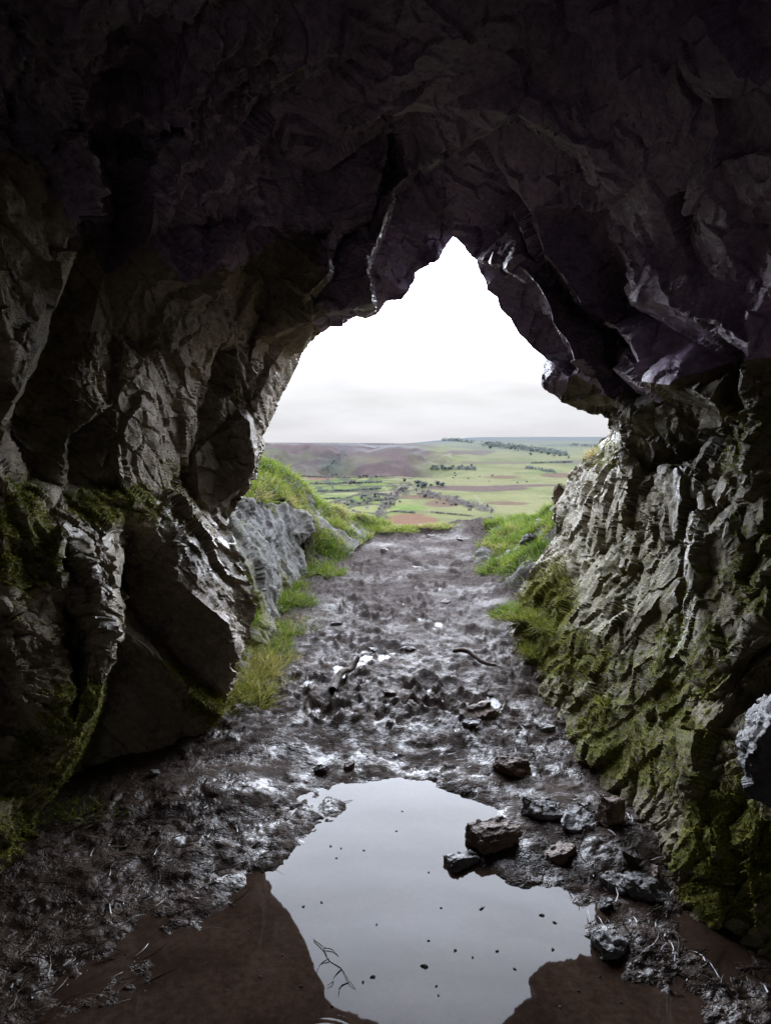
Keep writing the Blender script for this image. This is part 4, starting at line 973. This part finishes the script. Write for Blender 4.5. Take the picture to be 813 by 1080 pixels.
# far hills go cool with distance: aerial haze painted into their colour
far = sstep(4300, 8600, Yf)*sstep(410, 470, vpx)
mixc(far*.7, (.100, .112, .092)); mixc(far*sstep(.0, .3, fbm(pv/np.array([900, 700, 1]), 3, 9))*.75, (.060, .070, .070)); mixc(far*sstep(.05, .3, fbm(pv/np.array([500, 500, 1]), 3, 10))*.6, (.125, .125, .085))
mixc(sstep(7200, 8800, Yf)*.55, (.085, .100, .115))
air = sstep(1100, 9000, Yf); mixc(.05+air*.24, (.135, .14, .16))  # overall aerial haze painted into the ground tint
mixc(sstep(1000, 400, Yf), (.07, .085, .025))
ii = (np.arange(nrw-1)[:, None]*nc+np.arange(nc-1)[None, :]).ravel()
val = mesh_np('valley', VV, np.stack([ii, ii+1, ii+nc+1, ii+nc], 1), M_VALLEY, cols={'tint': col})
tag(val, 'patchwork of green fields, brown moor and far hills beyond the cave', 'valley', kind='structure')
VZ = ZV.reshape(nrw, nc)
_PC = {}
def land(px_, py_):
    """the first ground seen in that direction"""
    u_ = (px_-406.5)/F; j = int(round((u_+.75)/1.5*(nc-1)))
    if j not in _PC: _PC[j] = project(np.stack([u_*Yv, Yv, VZ[:, j]], 1))[1]
    k = np.nonzero((_PC[j] <= py_) & (Yv > 1100))[0]
    return np.array([u_*Yv[k[0]], Yv[k[0]], VZ[k[0], j]]) if len(k) else None
def wood(line, n, spread, size, mat, label, seed):
    r = np.random.default_rng(seed); P = []; S = []
    for _ in range(n):
        t = r.random()*(len(line)-1); i = int(t); f = t-i; a, b = line[i], line[i+1]
        q = land(a[0]+(b[0]-a[0])*f+r.normal(0, spread), a[1]+(b[1]-a[1])*f+r.normal(0, spread*.45))
        if q is None: continue
        s_ = size*q[1]/F*r.uniform(.6, 1.25)
        for k in range(16):
            P.append(q+np.array([r.normal(0, .33), r.normal(0, .33), r.uniform(.05, 1.0)])*s_); S.append(s_*r.uniform(.10, .2))
    P = np.array(P); S = np.array(S)[:, None]; m = len(P)
    t1 = r.normal(size=(m, 3)); t1 /= np.linalg.norm(t1, axis=1, keepdims=True); t2 = np.cross(t1, r.normal(size=(m, 3))); t2 /= np.linalg.norm(t2, axis=1, keepdims=True)
    V_ = np.stack([P-t1*S-t2*S*.6, P+t1*S-t2*S*.5, P+t1*S*.7+t2*S, P-t1*S*.8+t2*S*.8], 1).reshape(-1, 3)
    o = mesh_np('wood', V_, np.arange(4*m).reshape(-1, 4), mat, smooth=False); tag(o, label, 'wood', kind='stuff')
def hedge(line, label, seed, mat, size=1.7):
    L_ = sum(math.hypot(b[0]-a[0], b[1]-a[1]) for a, b in zip(line, line[1:]))
    wood(line, max(24, int(L_*3.2)), .25, size, mat, label, seed); o = bpy.context.scene.collection.objects[-1]
    o.name = 'hedgerow'; del o['kind']; o['category'] = 'hedge'; o['group'] = 'hedgerows between the valley fields'
def crown(name, seed, mat, n=90):
    r = np.random.default_rng(seed); cl = r.normal(size=(7, 3))*np.array([.18, .18, .14])+np.array([0, 0, .6])
    c = cl[r.integers(0, 7, n)]+r.normal(scale=.13, size=(n, 3)); c[:, 2] = np.clip(c[:, 2], .12, 1.05)
    t1 = r.normal(size=(n, 3)); t1 /= np.linalg.norm(t1, axis=1, keepdims=True); t2 = np.cross(t1, r.normal(size=(n, 3))); t2 /= np.linalg.norm(t2, axis=1, keepdims=True)
    s = r.uniform(.07, .15, n)[:, None]
    V = np.stack([c-t1*s-t2*s*.6, c+t1*s-t2*s*.5, c+t1*s*.7+t2*s, c-t1*s*.8+t2*s*.8], 1).reshape(-1, 3)
    tr = np.array([[-.03, 0, -.08], [.03, 0, -.08], [.02, 0, .5], [-.02, 0, .5], [0, -.03, -.08], [0, .03, -.08], [0, .02, .5], [0, -.02, .5]])
    V = np.concatenate([V, tr]); q = np.arange(4*n+8).reshape(-1, 4)
    o = mesh_np(name, V, q, mat, smooth=False); return o
protos = [crown('tree', 1, M_TREE), crown('tree', 2, M_TREE), crown('tree', 3, M_BARE), crown('tree', 4, M_BARE)]
used = [False]*4
def plant(px_, py_, size, k, label, group):
    q = land(px_, py_)
    if q is None: return
    o = protos[k]
    if used[k]: o = o.copy(); COL.objects.link(o)
    used[k] = True
    s = .72*size*q[1]/F; o.location = q; o.scale = (s*rr.uniform(1.0, 1.5), s*1.2, s*rr.uniform(.8, 1.15)); o.rotation_euler = (0, 0, rr.uniform(0, 6.28))
    tag(o, label, 'tree', group)
rr = random.Random(21)
def belt(a, b, n, spread, size, ks, label, group):
    for i in range(n):
        t = rr.random(); plant(a[0]+(b[0]-a[0])*t+rr.gauss(0, spread*1.5), a[1]+(b[1]-a[1])*t+rr.gauss(0, spread), size*rr.uniform(.6, 1.25), rr.choice(ks), label, group)
wood([(508, 469), (540, 472.5), (570, 476), (597, 480)], 330, 2.4, 3.0, M_TREE, 'long dark wood below the far hills', 1)
wood([(466, 464.6), (480, 465.2), (498, 467.5)], 70, .9, 2.4, M_TREE, 'dark wood on the skyline ridge', 2)
wood([(454, 495.5), (478, 495), (503, 495.5)], 90, 1.0, 2.8, M_TREE, 'tree belt along the hillside lane', 3)
wood([(552, 494), (570, 496), (586, 499)], 60, 1.0, 2.6, M_TREE, 'small wood belt at the right of the open hill', 4)
wood([(440, 520), (462, 525), (490, 532), (518, 540)], 170, 3.2, 3.6, M_BARE, 'leafless grey thicket below the bracken slope', 5)
wood([(398, 547), (408, 534), (418, 522), (432, 511)], 110, 3.0, 3.4, M_BARE, 'leafless wooded strip along the valley stream', 6)
wood([(342, 497), (352, 488), (360, 480)], 60, 2.4, 2.2, M_TREE, 'dark scrub in the side valley of the moor', 7)
wood([(600, 470), (625, 471), (640, 472)], 50, .8, 2.2, M_TREE, 'small dark plantation at the right under the far hills', 8)
for i, (ln, lab, m) in enumerate((([(312, 502.5), (345, 504), (408, 503.5)], 'hedge along the foot of the moor', M_BARE), ([(324, 511), (365, 510.5), (402, 509)], 'second hedge below the moor, across pale fields', M_TREE), ([(334, 518.5), (368, 518), (402, 516)], 'third hedge below the moor', M_TREE), ([(344, 504), (349, 511), (352, 518)], 'short cross hedge joining the upper hedges', M_BARE),
     ([(352, 531), (372, 524), (398, 514)], 'hedge rising along the lane to the stream wood', M_BARE), ([(384, 529.5), (402, 528), (420, 527)], 'hedge under the small green field left of the stream', M_TREE), ([(368, 537), (384, 544), (400, 549)], 'lowest hedge above the turf bank', M_BARE), ([(412, 540), (438, 541.5)], 'hedge above the bracken field', M_TREE), ([(340, 527), (360, 526)], 'short hedge beside the farmhouse', M_TREE), ([(420, 524), (395, 521)], 'short hedge beside the stream wood', M_BARE), ([(455, 541), (500, 545)], 'hedge at the bottom of the thicket', M_BARE), ([(560, 489), (602, 488)], 'hedge right of the open hill', M_TREE))): hedge(ln, lab, 40+i, m)
belt((400, 545), (430, 508), 26, 2.4, 5.4, (2, 3, 3), 'bare grey tree in the wooded strip along the valley stream', 'trees along the valley stream')
belt((352, 538), (404, 522), 24, 2.0, 4.8, (2, 3, 0), 'tree in the lane of hedges across the green fields', 'trees among the valley fields')
belt((440, 520), (515, 541), 30, 2.6, 5.0, (2, 3, 3), 'bare brownish tree in the thicket below the bracken slope', 'trees in the bracken thicket')
belt((438, 514), (470, 513), 16, 1.2, 7, (0, 1), 'dark evergreen in the clump below the open hill', 'dark evergreens in the clump')
belt((455, 495), (503, 494), 14, 1.0, 4.4, (0, 1, 3), 'dark tree in the belt along the hillside lane', 'trees along the hillside lane')
belt((510, 471), (597, 481), 26, 1.6, 4.2, (0, 1), 'dark tree in the long wood below the far hills', 'trees in the long far wood')
belt((330, 511), (400, 510), 9, .4, 4.6, (2, 3, 0), 'tree in the hedge across the pale fields', 'trees in the field hedges')
belt((325, 503), (410, 504), 8, .4, 4.6, (2, 3, 0), 'tree in the hedge at the foot of the moor', 'trees at the foot of the moor')
belt((470, 503), (560, 508), 9, 2.5, 2.8, (0, 1), 'lone small bush on the open hill', 'bushes on the open hill')
for i, (a, b, sz, lab) in enumerate(((363, 530, 4.2, 'white farmhouse among trees in the valley fields'), (387, 537, 3.6, 'small pale cottage by the wooded strip'), (372, 541, 3.0, 'small grey-roofed barn left of the cottage'))):
    q = land(a, b); s = sz*q[1]/F
    h = bpy.data.objects.new('farmhouse', None); COL.objects.link(h); h.location = q; h.rotation_euler = (0, 0, .3*i); tag(h, lab, 'house', 'farm buildings in the valley')
    w, d_, hh = s, s*.5, s*.4
    bv = [(-w/2, -d_/2, -1), (w/2, -d_/2, -1), (w/2, d_/2, -1), (-w/2, d_/2, -1), (-w/2, -d_/2, hh), (w/2, -d_/2, hh), (w/2, d_/2, hh), (-w/2, d_/2, hh)]
    mesh_np('wall', bv, [(0, 1, 5, 4), (1, 2, 6, 5), (2, 3, 7, 6), (3, 0, 4, 7)], M_FARW, h, False)
    k = 1.06; rv = [(-w/2*k, -d_/2*k, hh), (w/2*k, -d_/2*k, hh), (w/2*k, d_/2*k, hh), (-w/2*k, d_/2*k, hh), (-w/2*k, 0, hh*1.7), (w/2*k, 0, hh*1.7)]
    mesh_np('roof', rv, [(0, 1, 5, 4), (2, 3, 4, 5)], M_FARR, h, False)

# ================================================================== sky, sun, camera
w = bpy.data.worlds.new("World"); sc.world = w; w.use_nodes = True
nt = w.node_tree; nt.nodes.clear()
def wn(t, **k):
    n = nt.nodes.new(t)
    for a, b in k.items(): setattr(n, a, b)
    return n
BAND, HIGH = 19.0, 8.6
SUN_EL, SUN_AZ = math.radians(26), math.radians(2)   # azimuth measured from +Y towards +X
outw = wn('ShaderNodeOutputWorld'); bg = wn('ShaderNodeBackground'); nt.links.new(bg.outputs[0], outw.inputs[0])
sky = wn('ShaderNodeTexSky', sky_type='NISHITA'); sky.sun_disc = False; sky.sun_elevation = SUN_EL; sky.sun_rotation = SUN_AZ
bg.inputs[1].default_value = .12
tc = wn('ShaderNodeTexCoord'); sep = wn('ShaderNodeSeparateXYZ'); nt.links.new(tc.outputs['Generated'], sep.inputs[0])
rp_ = wn('ShaderNodeValToRGB'); cr = rp_.color_ramp
SK = 1/.12
stops = [(0.0, (.5, .52, .56)), (.5, (.79, .79, .83)), (.512, (.83, .835, .87)), (.53, (.93, .935, .96)), (.548, (1.1, 1.1, 1.15)), (.575, (1.36, 1.4, 1.52)), (.62, (1.33, 1.42, 1.62)), (.75, (1.7, 1.85, 2.15)), (1.0, (2.3, 2.5, 3.0))]
while len(cr.elements) < len(stops): cr.elements.new(.5)
for e, (p, c) in zip(cr.elements, stops): e.position = p; e.color = (*c, 1)
ma = wn('ShaderNodeMath', operation='MULTIPLY_ADD'); ma.inputs[1].default_value = .5; ma.inputs[2].default_value = .5
nt.links.new(sep.outputs[2], ma.inputs[0])
cn = wn('ShaderNodeTexNoise'); cn.inputs['Scale'].default_value = 5; cn.inputs['Detail'].default_value = 6
mp = wn('ShaderNodeMapping'); mp.inputs['Scale'].default_value = (1, 1, 5); nt.links.new(tc.outputs['Generated'], mp.inputs[0]); nt.links.new(mp.outputs[0], cn.inputs[0])
mr = wn('ShaderNodeMapRange'); mr.inputs[1].default_value = .3; mr.inputs[2].default_value = .7; mr.inputs[3].default_value = .88*SK; mr.inputs[4].default_value = 1.12*SK
nt.links.new(cn.outputs[0], mr.inputs[0]); nt.links.new(ma.outputs[0], rp_.inputs[0])
vm = wn('ShaderNodeVectorMath', operation='SCALE'); nt.links.new(rp_.outputs[0], vm.inputs[0]); nt.links.new(mr.outputs[0], vm.inputs['Scale'])
# sky band in front of the cave mouth, brightness added to light the interior
def wmap(src, a, b, lo, hi):
    n = wn('ShaderNodeMapRange', interpolation_type='SMOOTHSTEP')
    for k, v in zip((1, 2, 3, 4), (a, b, lo, hi)): n.inputs[k].default_value = v
    nt.links.new(src, n.inputs[0]); return n.outputs[0]
def wmath(op, a, b):
    n = wn('ShaderNodeMath', operation=op)
    for k, v in ((0, a), (1, b)):
        if isinstance(v, (int, float)): n.inputs[k].default_value = v
        else: nt.links.new(v, n.inputs[k])
    return n.outputs[0]
zin = wmap(sep.outputs[2], .085, .22, 0, 1); zout = wmap(sep.outputs[2], .31, .45, BAND, HIGH); az = wmap(sep.outputs[1], .55, .88, 0, 1)
gain = wmath('ADD', 1.0, wmath('MULTIPLY', wmath('MULTIPLY', zin, zout), az))
vm2 = wn('ShaderNodeVectorMath', operation='SCALE'); nt.links.new(vm.outputs[0], vm2.inputs[0]); nt.links.new(gain, vm2.inputs['Scale']); vm = vm2
mx = wn('ShaderNodeMix', data_type='RGBA'); mx.inputs[0].default_value = .997
nt.links.new(sky.outputs[0], mx.inputs[6]); nt.links.new(vm.outputs[0], mx.inputs[7]); nt.links.new(mx.outputs[2], bg.inputs[0])
sd = bpy.data.lights.new('sun', 'SUN'); sd.energy = 1.2; sd.angle = math.radians(85); sd.color = (1, .98, .95)
so = bpy.data.objects.new('sun', sd); COL.objects.link(so)
dirv = Vector((math.sin(SUN_AZ)*math.cos(SUN_EL), math.cos(SUN_AZ)*math.cos(SUN_EL), math.sin(SUN_EL)))
so.rotation_euler = dirv.to_track_quat('Z', 'Y').to_euler(); so.location = (2, 20, 20)
cd = bpy.data.cameras.new('camera'); cam = bpy.data.objects.new('camera', cd); COL.objects.link(cam)
cd.sensor_fit = 'VERTICAL'; cd.sensor_height = 24; cd.lens = 24*F/1080; cd.clip_start = .05; cd.clip_end = 40000
cam.location = (0, 0, EYE); cam.rotation_euler = (math.radians(90)-PITCH, 0, 0)
sc.camera = cam
sc.view_settings.view_transform = 'Standard'; sc.view_settings.look = 'None'; sc.view_settings.exposure = 0
cy = sc.cycles
cy.max_bounces = 8; cy.diffuse_bounces = 6; cy.glossy_bounces = 4; cy.use_denoising = True
try: cy.denoiser = 'OPENIMAGEDENOISE'
except Exception: pass
cy.caustics_reflective = True; cy.sample_clamp_indirect = 8
